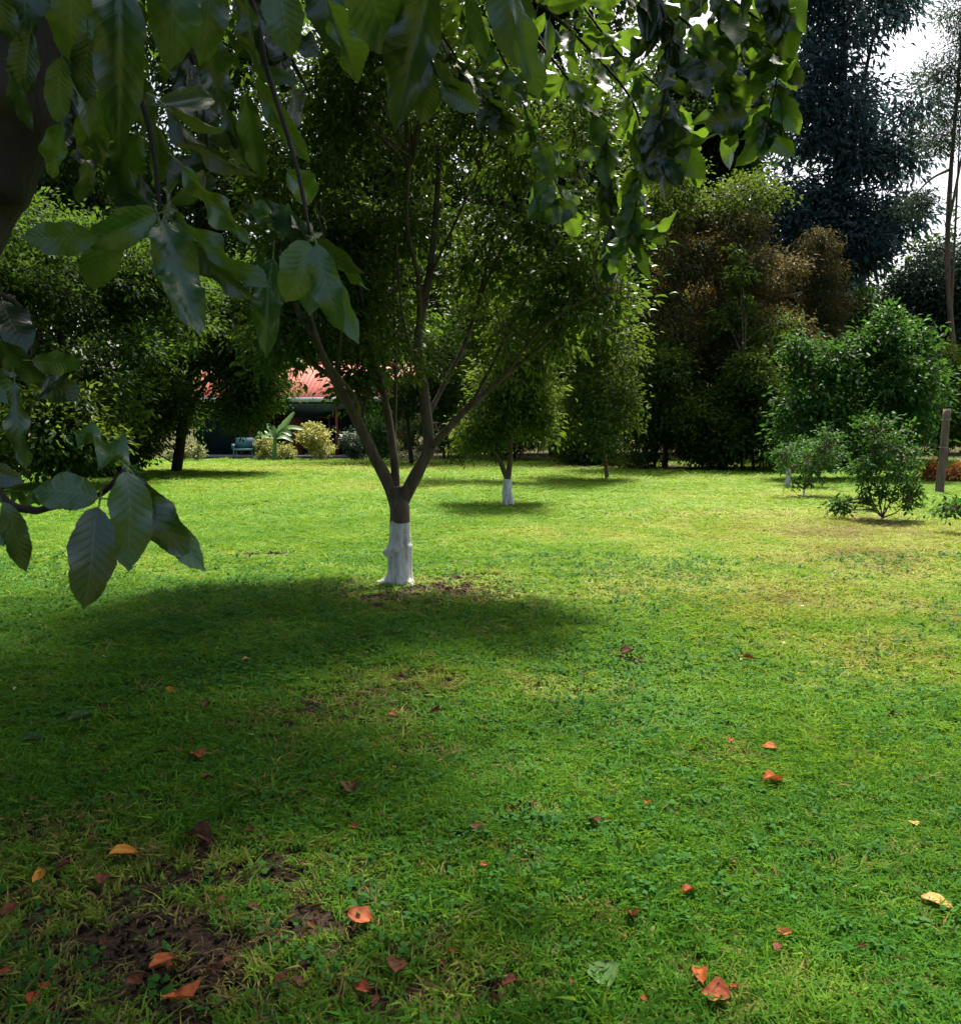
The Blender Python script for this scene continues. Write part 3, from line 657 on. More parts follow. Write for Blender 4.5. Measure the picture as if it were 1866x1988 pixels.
FT = [  # backdrop trees: name label, X base, d, blobs, clumps, mat
    ('tall dark forest tree behind the far left of the lawn', 40, 50, [(-260, -260, 260, 330), (-200, 250, 300, 640), (-150, 560, 150, 860)], 800, 'forest_leaf'),
    ('tall dark forest tree rising behind the rounded green tree', 420, 70, [(180, -200, 640, 240), (160, 200, 620, 560), (300, 480, 600, 760)], 800, 'forest_leaf'),
    ('tall dark forest tree behind the red roofed house', 700, 72, [(520, 40, 980, 320), (520, 240, 960, 560), (560, 500, 900, 740)], 850, 'forest_leaf'),
    ('tall forest tree behind the second whitewashed tree', 1080, 52, [(880, -300, 1300, 180), (880, 150, 1320, 540), (900, 480, 1300, 860)], 850, 'forest_leaf'),
    ('forest tree behind the brown vine thicket', 1400, 56, [(1200, 60, 1530, 420), (1230, 360, 1560, 760)], 650, 'forest_leaf'),
    ('far dark tree filling the gap beside the right shrubs', 1700, 55, [(1480, 480, 1760, 860), (1700, 560, 1960, 880)], 600, 'forest_leaf'),
]
for lab, X, d, bl, nc, mk in FT:
    simple_tree('forest_tree', lab, gp(X, d), at(X, bl[0][1] + 200, d), 0.45, [blob(*b, d, 4.5) for b in bl], nc, 42, 1.15, 0.42, M[mk], M['bark_dark'], 5, group='forest trees behind the lawn', tw=40, tr=0.08, rough=0.5, tb=0.4, tv=0.25)

simple_tree('forest_tree', 'very tall conifer-like tree standing against the white sky, its leaves tinted blue like haze', gp(1620, 46), at(1640, 60, 46), 0.42,
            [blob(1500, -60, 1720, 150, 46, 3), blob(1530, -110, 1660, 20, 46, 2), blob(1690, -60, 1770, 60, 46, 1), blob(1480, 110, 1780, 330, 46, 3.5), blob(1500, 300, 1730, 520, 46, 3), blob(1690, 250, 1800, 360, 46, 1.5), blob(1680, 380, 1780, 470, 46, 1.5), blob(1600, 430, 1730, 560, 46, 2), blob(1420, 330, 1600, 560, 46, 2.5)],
            560, 44, 1.3, 0.46, M['haze_blue_leaf'], M['bark_dark'], 6, tw=120, tr=0.05, rough=0.9, wr=0.3, droop=0.5, dens=1.1, hollow=.2)
simple_tree('forest_tree', 'sparse feathery tree with bare branches at the right edge against the sky', gp(1880, 38), at(1866, 80, 38), 0.16,
            [blob(1770, 60, 1960, 200, 38, 2), blob(1780, 180, 1960, 320, 38, 2), blob(1830, -60, 1990, 120, 38, 2), blob(1740, 380, 1800, 420, 38, 1)],
            240, 26, 0.7, 0.17, M['grey_leaf'], M['bark_red'], 5, tw=150, tr=0.025, rough=0.8, wr=0.3)
t = bpy.data.objects.get('forest_tree.007')
simple_tree('forest_tree', 'grey-green tree under the white sky gap at the right edge', gp(1830, 42), at(1830, 560, 42), 0.25,
            [blob(1700, 560, 1900, 800, 42, 2.5), blob(1770, 450, 1960, 640, 42, 2.5), blob(1740, 500, 1830, 600, 42, 1.5)],
            420, 44, 0.9, 0.22, M['grey_leaf'], M['bark_dark'], 5, tw=40, rough=0.6, tb=.3)

simple_tree('vine_covered_tree', 'wide tree smothered in brown drying vines', gp(1400, 36), at(1400, 560, 36), 0.25,
            [blob(1230, 430, 1510, 660, 36, 2.5), blob(1210, 560, 1430, 890, 36, 2.2), blob(1340, 520, 1570, 860, 35.5, 2), blob(1290, 400, 1420, 500, 36, 1.2), blob(1480, 600, 1640, 800, 35.5, 1.4), blob(1240, 680, 1500, 880, 35.5, 1.4), blob(1420, 480, 1560, 640, 36, 1.2)],
            800, 60, 0.6, 0.18, M['brown_leaf'], M['bark_red'], 8, tw=260, tr=0.02, rough=0.7, wr=0.35, droop=0.7, tb=.45, tv=.28, dens=1.6)
simple_tree('vine_covered_tree', 'narrow dead trunk wrapped in a column of brown-green vine', gp(1600, 37), at(1598, 460, 37), 0.22,
            [blob(1555, 445, 1645, 560, 37, 0.9), blob(1545, 530, 1650, 720, 37, 0.9), blob(1550, 640, 1660, 820, 37, 1), blob(1560, 500, 1640, 640, 37, .9)], 150, 60, 0.45, 0.15, M['brown_leaf'], M['bark_dark'], 3, tw=60, rough=0.4, droop=0.9, wr=0.35, tb=.3, tv=.15, dens=1.6)
simple_tree('leafy_tree', 'light green tree spreading behind the hanging leaves on the right', gp(1290, 35), at(1330, 420, 35), 0.12,
            [blob(1180, 290, 1400, 440, 35, 2), blob(1340, 330, 1520, 450, 35, 1.5), blob(1160, 400, 1300, 640, 35, 1.8)],
            260, 30, 0.7, 0.21, M['lime_leaf'], M['bark_red'], 8, tw=120, tr=0.02, rough=0.8, tb=.4, dens=1.4)
simple_tree('leafy_tree', 'yellow-green young tree sprouting in front of the brown vine thicket', gp(1440, 33), at(1450, 600, 33), 0.06,
            [blob(1370, 570, 1480, 650, 33, 1), blob(1440, 590, 1560, 680, 33, 1), blob(1400, 470, 1470, 560, 33, .8)],
            70, 16, 0.4, 0.19, M['lime_leaf'], M['bark_red'], 6, tw=50, tr=0.015, tb=.6, dens=1.2)
simple_tree('leafy_tree', 'light green small-leaved tree between the second whitewashed tree and the forest', gp(1180, 27), at(1150, 560, 27), 0.07,
            [blob(1040, 440, 1220, 660, 27, 2), blob(1100, 560, 1270, 790, 27, 1.8), blob(1120, 720, 1240, 895, 26.5, 1.4), blob(1060, 740, 1150, 880, 27.5, 1.4), blob(860, 420, 1080, 640, 28, 2)],
            420, 32, 0.5, 0.16, M['lime_leaf'], M['bark_red'], 7, tw=140, tr=0.02, tb=.32, rough=1.0, dens=1.5)
simple_tree('leafy_tree', 'dark green tree between the rounded tree and the main tree crown, over the roof', gp(860, 62), at(860, 560, 62), 0.2,
            [blob(620, 420, 900, 680, 62, 3), blob(800, 560, 1040, 870, 62, 2.5)], 420, 36, 0.9, 0.26, M['citrus_leaf'], M['bark_dark'], 5, tw=40)

simple_tree('leafy_tree', 'dark green tree in front of the right end of the red roofed house', gp(800, 38), at(800, 730, 38), 0.10,
            [blob(700, 690, 820, 800, 38, 1.2), blob(760, 620, 920, 800, 38, 1.6), blob(820, 740, 900, 880, 38, 1.0)], 220, 30, 0.5, 0.17, M['citrus_leaf'], M['bark_dark'], 4, tw=50)

simple_tree('leafy_tree', 'dark green tree filling the gap left of the brown vines', gp(1270, 43), at(1270, 560, 43), 0.2,
            [blob(1180, 380, 1330, 640, 43, 2), blob(1160, 560, 1340, 900, 43, 2), blob(980, 400, 1200, 700, 44, 2)], 420, 34, 0.8, 0.24, M['citrus_leaf'], M['bark_dark'], 4, tw=50)

# wood far behind everything, read as one dark mass
foliage('distant_woodland', [blob(a, b, c, e, 84, 3) for a, b, c, e in [(-700, -200, 100, 850), (-100, -140, 700, 850), (500, -60, 1200, 850), (1000, 0, 1560, 850), (1450, 420, 2000, 880), (1900, 500, 2700, 880)]],
        3000, 22, 2.2, 0.85, M['forest_leaf'], None, hollow=0.0, rough=.35, dens=1)
dw = bpy.data.objects['distant_woodland']; dw['label'] = 'dark mass of woodland behind all the other trees'; dw['category'] = 'woodland'

# undergrowth along the forest foot
hedge = [('dark shrub in the deep shade behind the second whitewashed tree', 910, 1090, 42, 720), ('dark shrub at the forest foot left of the brown vines', 1050, 1210, 38, 740),
         ('dark shrub below the left end of the brown vines', 1200, 1340, 33.5, 650), ('dark shrub below the middle of the brown vines', 1300, 1430, 33, 770),
         ('dark shrub below the right end of the brown vines', 1390, 1540, 32.5, 700), ('dark shrub in shade behind the fresh green bushes', 1500, 1720, 34, 730), ('dark shrub behind the wooden post', 1700, 1950, 34, 640)]
for lab, x0, x1, d, ytop in hedge:
    simple_tree('undergrowth_shrub', lab, gp((x0 + x1) / 2, d), at((x0 + x1) / 2, ytop + 30, d), 0.06, [blob(x0, ytop, x1, 915, d, 1.5)], 170, 36, 0.6, 0.18, M['second_leaf'], M['bark_dark'], 3,
                group='shrubs at the forest foot', tw=40, cat='shrub', tr=0.02, rough=0.6, tb=.45)
for lab, x0, x1, d, ytop in [('dark shrub at the left edge of the lawn under the low branches', -120, 90, 30, 760), ('dark shrub between the left tree and the pale plants', 110, 330, 29, 780), ('dark shrub hiding the foot of the left tree trunk', 30, 190, 22, 770)]:
    simple_tree('undergrowth_shrub', lab, gp((x0 + x1) / 2, d), at((x0 + x1) / 2, ytop + 30, d), 0.06, [blob(x0, ytop, x1, 915, d, 1.5)], 170, 36, 0.6, 0.18, M['second_leaf'], M['bark_dark'], 3,
                group='shrubs at the forest foot', tw=40, cat='shrub', tr=0.02, rough=0.6, tb=.45)

# fresh green shrubs at the right
simple_tree('green_bush', 'tall fresh green bush behind the citrus shrubs, highest at its right', gp(1740, 27), at(1740, 700, 27), 0.07,
            [blob(1650, 640, 1790, 830, 27, 1.4), blob(1720, 690, 1850, 860, 27, 1.4), blob(1690, 630, 1750, 720, 27, .7), blob(1640, 760, 1800, 900, 27, 1.2), blob(1712, 590, 1738, 690, 27, .3), blob(1772, 630, 1800, 740, 27, .3), blob(1650, 640, 1680, 760, 27, .3)], 240, 24, 0.5, 0.2, M['shrub_leaf'], M['bark_red'], 9, cat='bush', tw=120, tr=0.015, rough=1.0, dens=1.25)
simple_tree('green_bush', 'fresh green bush in front of the forest, left of the taller one', gp(1590, 27), at(1590, 760, 27), 0.06,
            [blob(1520, 700, 1680, 840, 27, 1.3), blob(1500, 790, 1640, 900, 26.5, 1.2), blob(1580, 660, 1650, 740, 27, .7), blob(1535, 640, 1560, 740, 27, .3)], 180, 24, 0.5, 0.19, M['shrub_leaf'], M['bark_red'], 8, cat='bush', tw=120, tr=0.015, rough=1.0, dens=1.25)

def citrus(label, px, py, blobs, nc, rs, foot=None, L=0.085, st=3):
    b = ground(px, py); d = b[1] / CP * 1.0
    d = (b - EYE) @ FWD
    T = thing('citrus_shrub', label, 'shrub')
    A = []
    base = b - [0, 0, .03]
    bl = [blob(*q, d + dd, th_) for (*q, dd, th_) in blobs]
    if foot:
        P = smooth_path([base, base + [0.01, 0, foot]], 6); mb = MB(); mb.tube(P, np.linspace(rs * 1.25, rs, 6), 8, .1); mb.build('painted_foot', M['whitewash'], T, True); A.append(P); base = P[-1]
    for i in range(st + 3):
        tg = bl[i % len(bl)][0] + rng.normal(0, .25, 3) * bl[i % len(bl)][1]
        A.append(stem(T, 'branch', [base, base + (tg - base) * [0.55, .55, .35], tg], rs * 0.8, rs * 0.25, M['bark_red'], 6))
    C, _ = foliage('crown', expand(bl, 5), int(nc * .75), 9, 0.16, L, M['shrub_leaf'], T, rough=0.7, wr=0.5, tpl=LEAF4, droop=0.2, tb=.5, tv=.25)
    twigs(T, A, C, M['bark_red'], 0.008, most=nc, r1=0.003)
citrus('round citrus shrub standing alone on the lawn in front of the wooden post', 1712, 1010,
       [(1650, 850, 1780, 985, 0, .55), (1675, 795, 1740, 880, 0, .3), (1690, 820, 1790, 940, .1, .4), (1640, 860, 1700, 930, 0, .3), (1730, 930, 1785, 995, 0, .25), (1665, 940, 1720, 990, 0, .25), (1612, 968, 1650, 995, 0, .1)], 200, 0.018, 0.10)
citrus('small citrus shrub with a painted stem, left of the round one', 1560, 968,
       [(1520, 860, 1640, 930, 0, .6), (1530, 900, 1600, 950, 0, .4), (1580, 830, 1650, 890, 0, .4), (1500, 862, 1545, 900, 0, .2)], 130, 0.02, 0.22)
citrus('small tree with a whitewashed foot half hidden behind the citrus shrubs', 1529, 946,
       [(1500, 850, 1580, 920, 0, .5), (1550, 840, 1640, 900, 0, .5)], 90, 0.06, 0.55, 0.1)
citrus('citrus shrub cut off by the right edge with one low branch in view', 1925, 1040,
       [(1815, 972, 1890, 1010, 0, .3), (1860, 940, 2000, 1010, 0, .5), (1880, 860, 2040, 980, 0, .6)], 90, 0.02, 0.1)

# wooden post
def post():
    b = ground(1823, 958); d = (b - EYE) @ FWD
    T = thing('wooden_post', 'leaning weathered wooden fence post behind the round citrus shrub', 'post')
    top = at(1839, 795, d + .1)
    stem(T, 'shaft', [b - [0, 0, .15], (b + top) / 2 + [0.01, 0, 0], top], 0.105, 0.085, M['redwood'], 10, 14, .1)
    for f, r in ((0.55, .1), (0.88, .092)):
        c = b + (top - b) * f; mb = MB()
        a = np.linspace(0, 2 * math.pi, 13)
        mb.tube(np.stack([c[0] + r * np.cos(a), c[1] + r * np.sin(a), c[2] + 0 * a], 1), 0.006, 5)
        mb.build('wire_wrap', M['metal'], T, True)
m, nt_, p_, o_ = newmat('galvanised_metal'); p_.inputs['Base Color'].default_value = (.3, .3, .3, 1); p_.inputs['Metallic'].default_value = .8; p_.inputs['Roughness'].default_value = .5
M['metal'] = m
post()

def little_plant(name, label, X, Y, blobs, n, per, cr, L, mat, cat='plant', d=None, wr=.5, extra=None, trunk_r=0.02, **k):
    b = ground(X, Y); d = d or (b - EYE) @ FWD
    b = gp(X, d)
    T = thing(name, label, cat)
    top = at(X, (blobs[0][1] + blobs[0][3]) / 2, d)
    A = [stem(T, 'stem', [b - [0, 0, .05], (b + top) / 2 + [.03, 0, 0], top], trunk_r, trunk_r * .5, M['bark_red'], 6)]
    C, _ = foliage('foliage', [blob(*q, d) for q in blobs], n, per, cr, L, mat, T, wr=wr, **k)
    twigs(T, A, C, M['bark_red'], trunk_r * .5, most=20)
    if extra: foliage('flowers', [blob(*q, d - .15) for q in extra[0]], extra[1], 5, .2, .09, extra[2], T, wr=.9)
    return T

little_plant('croton_bush', 'larger yellow-leaved croton bush right of the banana plant', 620, 892, [(582, 828, 640, 870), (600, 850, 648, 892), (585, 822, 625, 850)], 70, 26, .28, .13, M['croton'], 'bush', 43, tb=.6)
little_plant('croton_bush', 'small yellow croton bush directly under the banana leaves', 545, 894, [(528, 858, 570, 896)], 30, 26, .25, .12, M['croton'], 'bush', 43.2, tb=.35)
little_plant('croton_bush', 'small yellow-green croton left of the banana stem', 515, 892, [(497, 845, 535, 890)], 30, 24, .25, .12, M['croton'], 'bush', 43.4, tb=.3)
little_plant('flowering_shrub', 'leaning green shrub dotted with white flowers by the porch', 682, 890, [(662, 835, 700, 875), (675, 855, 705, 895)], 45, 22, .28, .12, M['grey_leaf'], 'shrub', 43, extra=([(660, 832, 698, 865)], 14, M['white_flower']))
little_plant('green_shrub', 'upright fresh green shrub between the tree stems by the porch', 735, 892, [(712, 830, 760, 890), (708, 800, 745, 850)], 60, 24, .3, .13, M['shrub_leaf'], 'shrub', 43)
little_plant('green_shrub', 'dim green shrub right of the upright one by the house wall', 800, 890, [(775, 800, 850, 885)], 70, 24, .35, .13, M['citrus_leaf'], 'shrub', 44)
for lab, X, x0, x1, y0 in [('low cream-leaved plant leftmost in the bed before the house', 335, 322, 350, 872), ('low cream-leaved plant in the middle of the bed before the house', 358, 345, 372, 865), ('low pale plant at the right end of the bed before the house', 384, 372, 394, 866)]:
    little_plant('pale_bedding_plant', lab, X, 890, [(x0, y0, x1, 890)], 14, 20, .22, .13, M['pale_plant'], 'plant', 42)
little_plant('pale_bedding_plant', 'pale whitish low plant seen between the main tree stems', 792, 896, [(770, 872, 812, 898)], 22, 18, .22, .12, M['pale_plant'], 'plant', 41)
little_plant('pale_bedding_plant', 'tiny pale plant beside the thin vertical stem', 768, 880, [(762, 850, 776, 880)], 8, 16, .2, .1, M['pale_plant'], 'plant', 41.5)
for lab, X, x0, x1 in [('orange-leaved plant left of the wooden post', 1806, 1796, 1820), ('orange-leaved plant right of the wooden post', 1852, 1838, 1880)]:
    little_plant('orange_plant', lab, X, 930, [(x0, 900, x1, 938)], 26, 20, .2, .13, M['orange_flower'], 'plant', 26)

# banana plant
def banana():
    d = 42.5; T = thing('banana_plant', 'young banana plant with arching leaves in front of the house', 'plant')
    b = gp(533, d)
    mid = at(534, 852, d)
    mb = MB(); mb.tube(smooth_path([b - [0, 0, .1], (b + mid) / 2, mid], 8), np.linspace(.14, .09, 8), 9, .08); mb.build('stem', M['banana_leaf'], T, True)
    for (X, Y, cx, cyy, wd, dd) in [(572, 800, 548, 835, .30, 0), (500, 842, 516, 838, .2, -.3), (492, 852, 510, 846, .2, .3), (566, 846, 550, 838, .22, -.4), (598, 836, 560, 832, .2, .2), (570, 858, 552, 850, .2, .3), (520, 822, 528, 836, .2, .2)]:
        P = smooth_path([mid, at(cx, cyy, d + dd * .5), at(X, Y, d + dd)], 14)
        Tn = norm(np.gradient(P, axis=0)); sd = norm(np.cross(Tn, np.array([0, -.5, .85])))
        up = norm(np.cross(sd, Tn))
        V = []; Fq = []
        for i2, p in enumerate(P):
            s_ = i2 / 13; wv = wd * (math.sin(math.pi * min(1, s_ * .9 + .08)) ** .6) * (.85 + .3 * random.random())
            for kk, u in enumerate((-1, -.5, 0, .5, 1)):
                V.append(p + sd[i2] * wv * u + up[i2] * abs(u) * wv * .35)
            if i2:
                for kk in range(4): o0 = (i2 - 1) * 5 + kk; Fq.append([o0, o0 + 1, o0 + 6, o0 + 5])
        link('leaf', npmesh('leaf', V, [np.array(Fq)], [M['banana_leaf']], True), T)
banana()

# ------------------------------------------------------------------ house
def flat(name, c, rough=.7, spec=.4):
    m, nt, p, o = newmat(name)
    tc = nd(nt, 'ShaderNodeTexCoord'); n = nd(nt, 'ShaderNodeTexNoise'); n.inputs['Scale'].default_value = 1.2; n.inputs['Detail'].default_value = 7
    nt.links.new(tc.outputs['Object'], n.inputs['Vector'])
    r = ramp(nt, [(.3, tuple(v * .75 for v in c)), (.7, tuple(min(1, v * 1.15) for v in c))]); nt.links.new(n.outputs[0], r.inputs[0]); nt.links.new(r.outputs[0], p.inputs['Base Color'])
    p.inputs['Roughness'].default_value = rough; p.inputs['Specular IOR Level'].default_value = spec
    return m
M['roof'] = flat('red_painted_sheet_metal', (0.50, 0.10, 0.065), .6)
M['fascia'] = flat('white_painted_gutter', (0.62, 0.64, 0.64), .6)
M['wall'] = flat('dark_green_painted_wall', (0.015, 0.03, 0.03), 1.0, 0.02)
M['woodred'] = flat('red_brown_paint', (0.22, 0.05, 0.035), .7)
M['teal'] = flat('teal_paint', (0.07, 0.17, 0.19), .6)
M['slab'] = flat('concrete', (0.30, 0.26, 0.23), .9)
M['grass_pane'] = flat('dark_window_glass', (0.01, 0.012, 0.012), .1)
M['planks'] = flat('greyed_wood', (0.20, 0.17, 0.15), .9)

def house():
    d = 47.0
    x0 = at(345, 800, d)[0]; x1 = at(800, 800, d)[0]; ze = at(600, 772, d)[2]
    yF = d * CP; ov = 2.0
    T = thing('bungalow', 'red-roofed bungalow with white gutter and dark porch beyond the lawn', 'house')
    z0 = 0.02
    yw = yF + ov
    mb = MB(); mb.box((x0 + .5, yw, z0), (x1 - .5, yw + 7, ze - .05)); wall = mb.build('wall', M['wall'], T)
    mb = MB(); mb.box((x0 + .3, yF + .2, 0), (x1 - .3, yw - .003, .12)); mb.build('porch_floor', M['slab'], T)
    # roof: front slope of separate ribbed sheets, plus back slope and gables
    W = x1 - x0; n = 13; run = 4.9; rise = 2.1
    for i in range(n):
        a = x0 + W * i / n; b = x0 + W * (i + 1) / n - .012
        V = []; Fq = []
        xs = np.linspace(a, b, 17)
        prof = np.where(np.arange(17) % 4 == 0, .018, 0.0)
        for s_, (yy, zz) in enumerate(((yF, ze), (yF + run, ze + rise))):
            for x, pz in zip(xs, prof): V.append([x, yy, zz + pz + .02])
        for s_, (yy, zz) in enumerate(((yF, ze), (yF + run, ze + rise))):
            for x, pz in zip(xs, prof): V.append([x, yy, zz + pz])
        for k in range(16):
            Fq += [[k, k + 1, 18 + k, 17 + k], [34 + k, 51 + k, 52 + k, 35 + k], [k, 34 + k, 35 + k, k + 1]]
        link('roof_sheet', npmesh('roof_sheet', V, [np.array(Fq)], [M['roof']]), T)
    mb = MB()
    V = np.array([[x0, yF + run, ze + rise], [x1, yF + run, ze + rise], [x1, yF + run * 2, ze], [x0, yF + run * 2, ze], [x0, yF + run, ze + rise - .05], [x1, yF + run, ze + rise - .05], [x1, yF + run * 2, ze - .05], [x0, yF + run * 2, ze - .05]])
    mb.add(V, [np.array([[0, 1, 2, 3], [4, 7, 6, 5], [0, 3, 7, 4], [1, 5, 6, 2], [2, 6, 7, 3], [0, 4, 5, 1]])]); mb.build('rear_roof', M['roof'], T)
    mb = MB(); mb.box((x0, yF + run - .12, ze + rise + .035), (x1, yF + run + .12, ze + rise + .1)); mb.build('ridge_cap', M['roof'], T)
    mb = MB()
    for xg in (x0 + .5, x1 - .52):
        V = np.array([[xg, yw, ze - .06], [xg, yF + 2 * run - ov, ze - .06], [xg, yF + run, ze + rise - .1], [xg + .02, yw, ze - .06], [xg + .02, yF + 2 * run - ov, ze - .06], [xg + .02, yF + run, ze + rise - .1]])
        m2 = MB(); m2.add(V, [np.array([[0, 1, 2], [3, 5, 4]]), np.array([[0, 3, 4, 1]])]); m2.build('gable', M['wall'], T)
    mb = MB(); mb.box((x0 + .01, yF + .05, ze - .27), (x1 - .01, yw - .005, ze - .245)); mb.build('porch_ceiling', M['wall'], T)
    mb = MB(); mb.box((x0 - .02, yF - .10, ze - .24), (x1 + .02, yF - .003, ze - .005)); mb.build('gutter', M['fascia'], T)
    for X in (470, 488, 655, 700, 780):
        xx = at(X, 800, d)[0]; mb = MB(); mb.box((xx - .07, yF + .25, .123), (xx + .07, yF + .39, ze - .273)); mb.build('porch_post', M['woodred'], T)
    for X, w_, h0, h1, nm in ((560, .9, .12, 2.15, 'door'), (520, 1.3, 1.0, 2.2, 'window'), (630, 1.3, 1.0, 2.2, 'window'), (730, 1.3, 1.0, 2.2, 'window')):
        xx = at(X, 800, d)[0]
        mb = MB(); mb.box((xx - w_ / 2, yw - .05, h0), (xx + w_ / 2, yw - .003, h1)); dd = mb.build(nm, M['woodred'], T)
        if nm == 'window':
            for k in (-1, 1):
                mb = MB(); c = xx + k * w_ / 4; mb.box((c - w_ / 4 + .05, yw - .062, h0 + .07), (c + w_ / 4 - .05, yw - .053, h1 - .07)); mb.build('pane', M['grass_pane'], dd)
        else:
            mb = MB(); mb.box((xx + w_ / 2 - .14, yw - .1, 1.05), (xx + w_ / 2 - .08, yw - .053, 1.12)); mb.build('handle', M['metal'], dd)
house()

def small_box(name, label, cat, X, Y, d, w_, h_, dep, mat, legs=True):
    b = gp(X, d); T = thing(name, label, cat)
    mb = MB(); mb.box((b[0] - w_ / 2, b[1], h_ * .42), (b[0] + w_ / 2, b[1] + dep, h_ * .5)); mb.build('seat', mat, T)
    mb = MB(); mb.box((b[0] - w_ / 2, b[1] + dep + .003, h_ * .42), (b[0] + w_ / 2, b[1] + dep + .05, h_)); mb.build('backrest', mat, T)
    for sx in (-1, 1):
        for yy in (b[1] + .03, b[1] + dep - .07):
            mb = MB(); x = b[0] + sx * (w_ / 2 - .04); mb.box((x - .03, yy, -.02), (x + .03, yy + .05, h_ * .42 - .002)); mb.build('leg', mat, T)
        mb = MB(); x = b[0] + sx * (w_ / 2 + .03); mb.box((x - .025, b[1], h_ * .5 + .003), (x + .025, b[1] + dep, h_ * .72)); mb.build('armrest', mat, T)
small_box('garden_seat', 'faded teal wooden garden seat left of the banana plant', 'seat', 472, 885, 43.5, 1.0, 1.1, .55, M['teal'])

def side_shelter():
    d = 44; T = thing('open_shelter', 'low open shelter with red posts behind the main tree trunk', 'shelter')
    for X in (862, 905, 955):
        b = gp(X, d); mb = MB(); mb.box((b[0] - .07, b[1], -.05), (b[0] + .07, b[1] + .14, 2.3)); mb.build('post', M['woodred'], T)
    a = gp(840, d); c = gp(980, d)
    mb = MB(); mb.box((a[0], a[1] - .4, 2.303), (c[0], a[1] + 3, 2.4)); mb.build('roof', M['woodred'], T)
    mb = MB(); mb.box((a[0] + .3, a[1] + .3, .75), (c[0] - .6, a[1] + 1.1, .81)); mb.build('bench_top', M['planks'], T)
    for X in (870, 925):
        b = gp(X, d); mb = MB(); mb.box((b[0] - .04, b[1] + .5, -.02), (b[0] + .04, b[1] + .6, .748)); mb.build('bench_leg', M['planks'], T)
side_shelter()

# ------------------------------------------------------------------ large near leaves
def near_leaf_mesh(seed, wr=0.5, wave=0.05, curl=0.15, cup=0.12, teeth=9):
    r = np.random.default_rng(seed); n, m = 22, 9
    V = []; vein = []
    ph = r.random(4) * 6.28
    ts = np.linspace(0, 1, n); us = np.linspace(-1, 1, m)
    for t in ts:
        w_ = (t ** 0.62) * ((1 - t) ** 0.74) * 2.02 if t < .9 else (.9 ** .62) * (.1 ** .74) * 2.02 * ((1 - t) / .1) ** 1.4
        w_ = max(w_, 0.012) * wr / 2 * 1.05
        for u in us:
            e = abs(u)
            side_w = w_ * (1 + (0.03 * math.sin(t * teeth * 6.28 + ph[0] * (u > 0)) + 0.06 * math.sin(t * 17 + ph[1] + 2 * (u > 0))) * e ** 2)
            x = u * side_w
            z = cup * e * w_ * 2 * (1 if e < .6 else 1 - (e - .6) * .5)
            z += wave * math.sin(t * 6.28 * 2.3 + ph[2] + (1.6 if u > 0 else 0)) * e ** 2 * w_ * 3
            z += 0.0025 * math.sin((t + 0.12 * e) * 6.28 * 8) * e * (1 - e * .5)   # quilting between the veins
            z -= curl * t ** 2 + 0.03 * math.sin(t * 5 + ph[3]) + x * math.sin(ph[0]) * 0.5 * t * t * 1.6
            x += 0.02 * math.sin(t * 4 + ph[3])
            V.append([x, t, z])
            vein.append((u, t))
    Fq = []
    for i in range(n - 1):
        for j in range(m - 1):
            a = i * m + j; Fq.append([a, a + 1, a + m + 1, a + m])
    # petiole
    P = smooth_path([[0, -.16, .05], [0, -.06, .0], [0.0, .02, -.004]], 5); Vt, ft = tube(P, .011, 5, cap=False)
    o = len(V); V += list(Vt); vein += [(0, 0.5)] * len(Vt); Fq += list(ft[0] + o)
    return npmesh('leaf', V, [np.array(Fq)], [M['near_leaf']], True, {'leaf_u': ('FLOAT', np.array(vein, dtype=np.float32)[:, 0]), 'leaf_t': ('FLOAT', np.array(vein, dtype=np.float32)[:, 1])})
LM = [near_leaf_mesh(i, 0.56, [.03, .09, .15, .06, .2][i % 5], [.05, .16, .28, .1, .22][(i * 2) % 5], [.1, .2, .32, .05][i % 4], 7 + i % 4) for i in range(12)]

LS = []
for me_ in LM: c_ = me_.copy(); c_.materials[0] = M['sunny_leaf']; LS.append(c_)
OT = thing('overhanging_tree', 'large-leaved tree in the left foreground whose dark boughs overhang the lawn', 'tree')
trunk_path = [[-1.62, 1.62, -0.2], [-1.45, 1.70, 0.7], [-1.32, 1.74, 1.3], at(-130, 480, 1.8), at(-20, 280, 1.8), at(50, 120, 1.8), at(110, -80, 1.85), at(150, -350, 1.95)]
TP = stem(OT, 'trunk', trunk_path, 0.155, 0.075, M['bark_dark'], 22, 60, .18)

def place_leaf(parent, B, T, roll=0.0, wpx=None, wr=None, mesh=None, flip=False):
    a = T - B; L = np.linalg.norm(a); a = a / L
    v = EYE - (B + T) / 2; v = v - a * (v @ a); v /= np.linalg.norm(v) + 1e-9
    n = v * math.cos(roll) + np.cross(a, v) * math.sin(roll)
    if flip: n = -n
    sdd = np.cross(a, n)
    W = L if wr is None else L * wr
    Mx = Matrix(((sdd[0] * W, a[0] * L, n[0] * L, B[0]), (sdd[1] * W, a[1] * L, n[1] * L, B[1]), (sdd[2] * W, a[2] * L, n[2] * L, B[2]), (0, 0, 0, 1)))
    me_ = mesh or (random.choice(LS) if random.random() < .18 else random.choice(LM))
    NL[0] += 1
    if NL[0] > 300:      # past the three hundred nearest: joined
        EX.append((me_, Mx)); return None
    o = bpy.data.objects.new('leaf', me_); COL.objects.link(o)
    o.parent = parent; o.matrix_basis = Mx
    return o
NL = [0]; EX = []

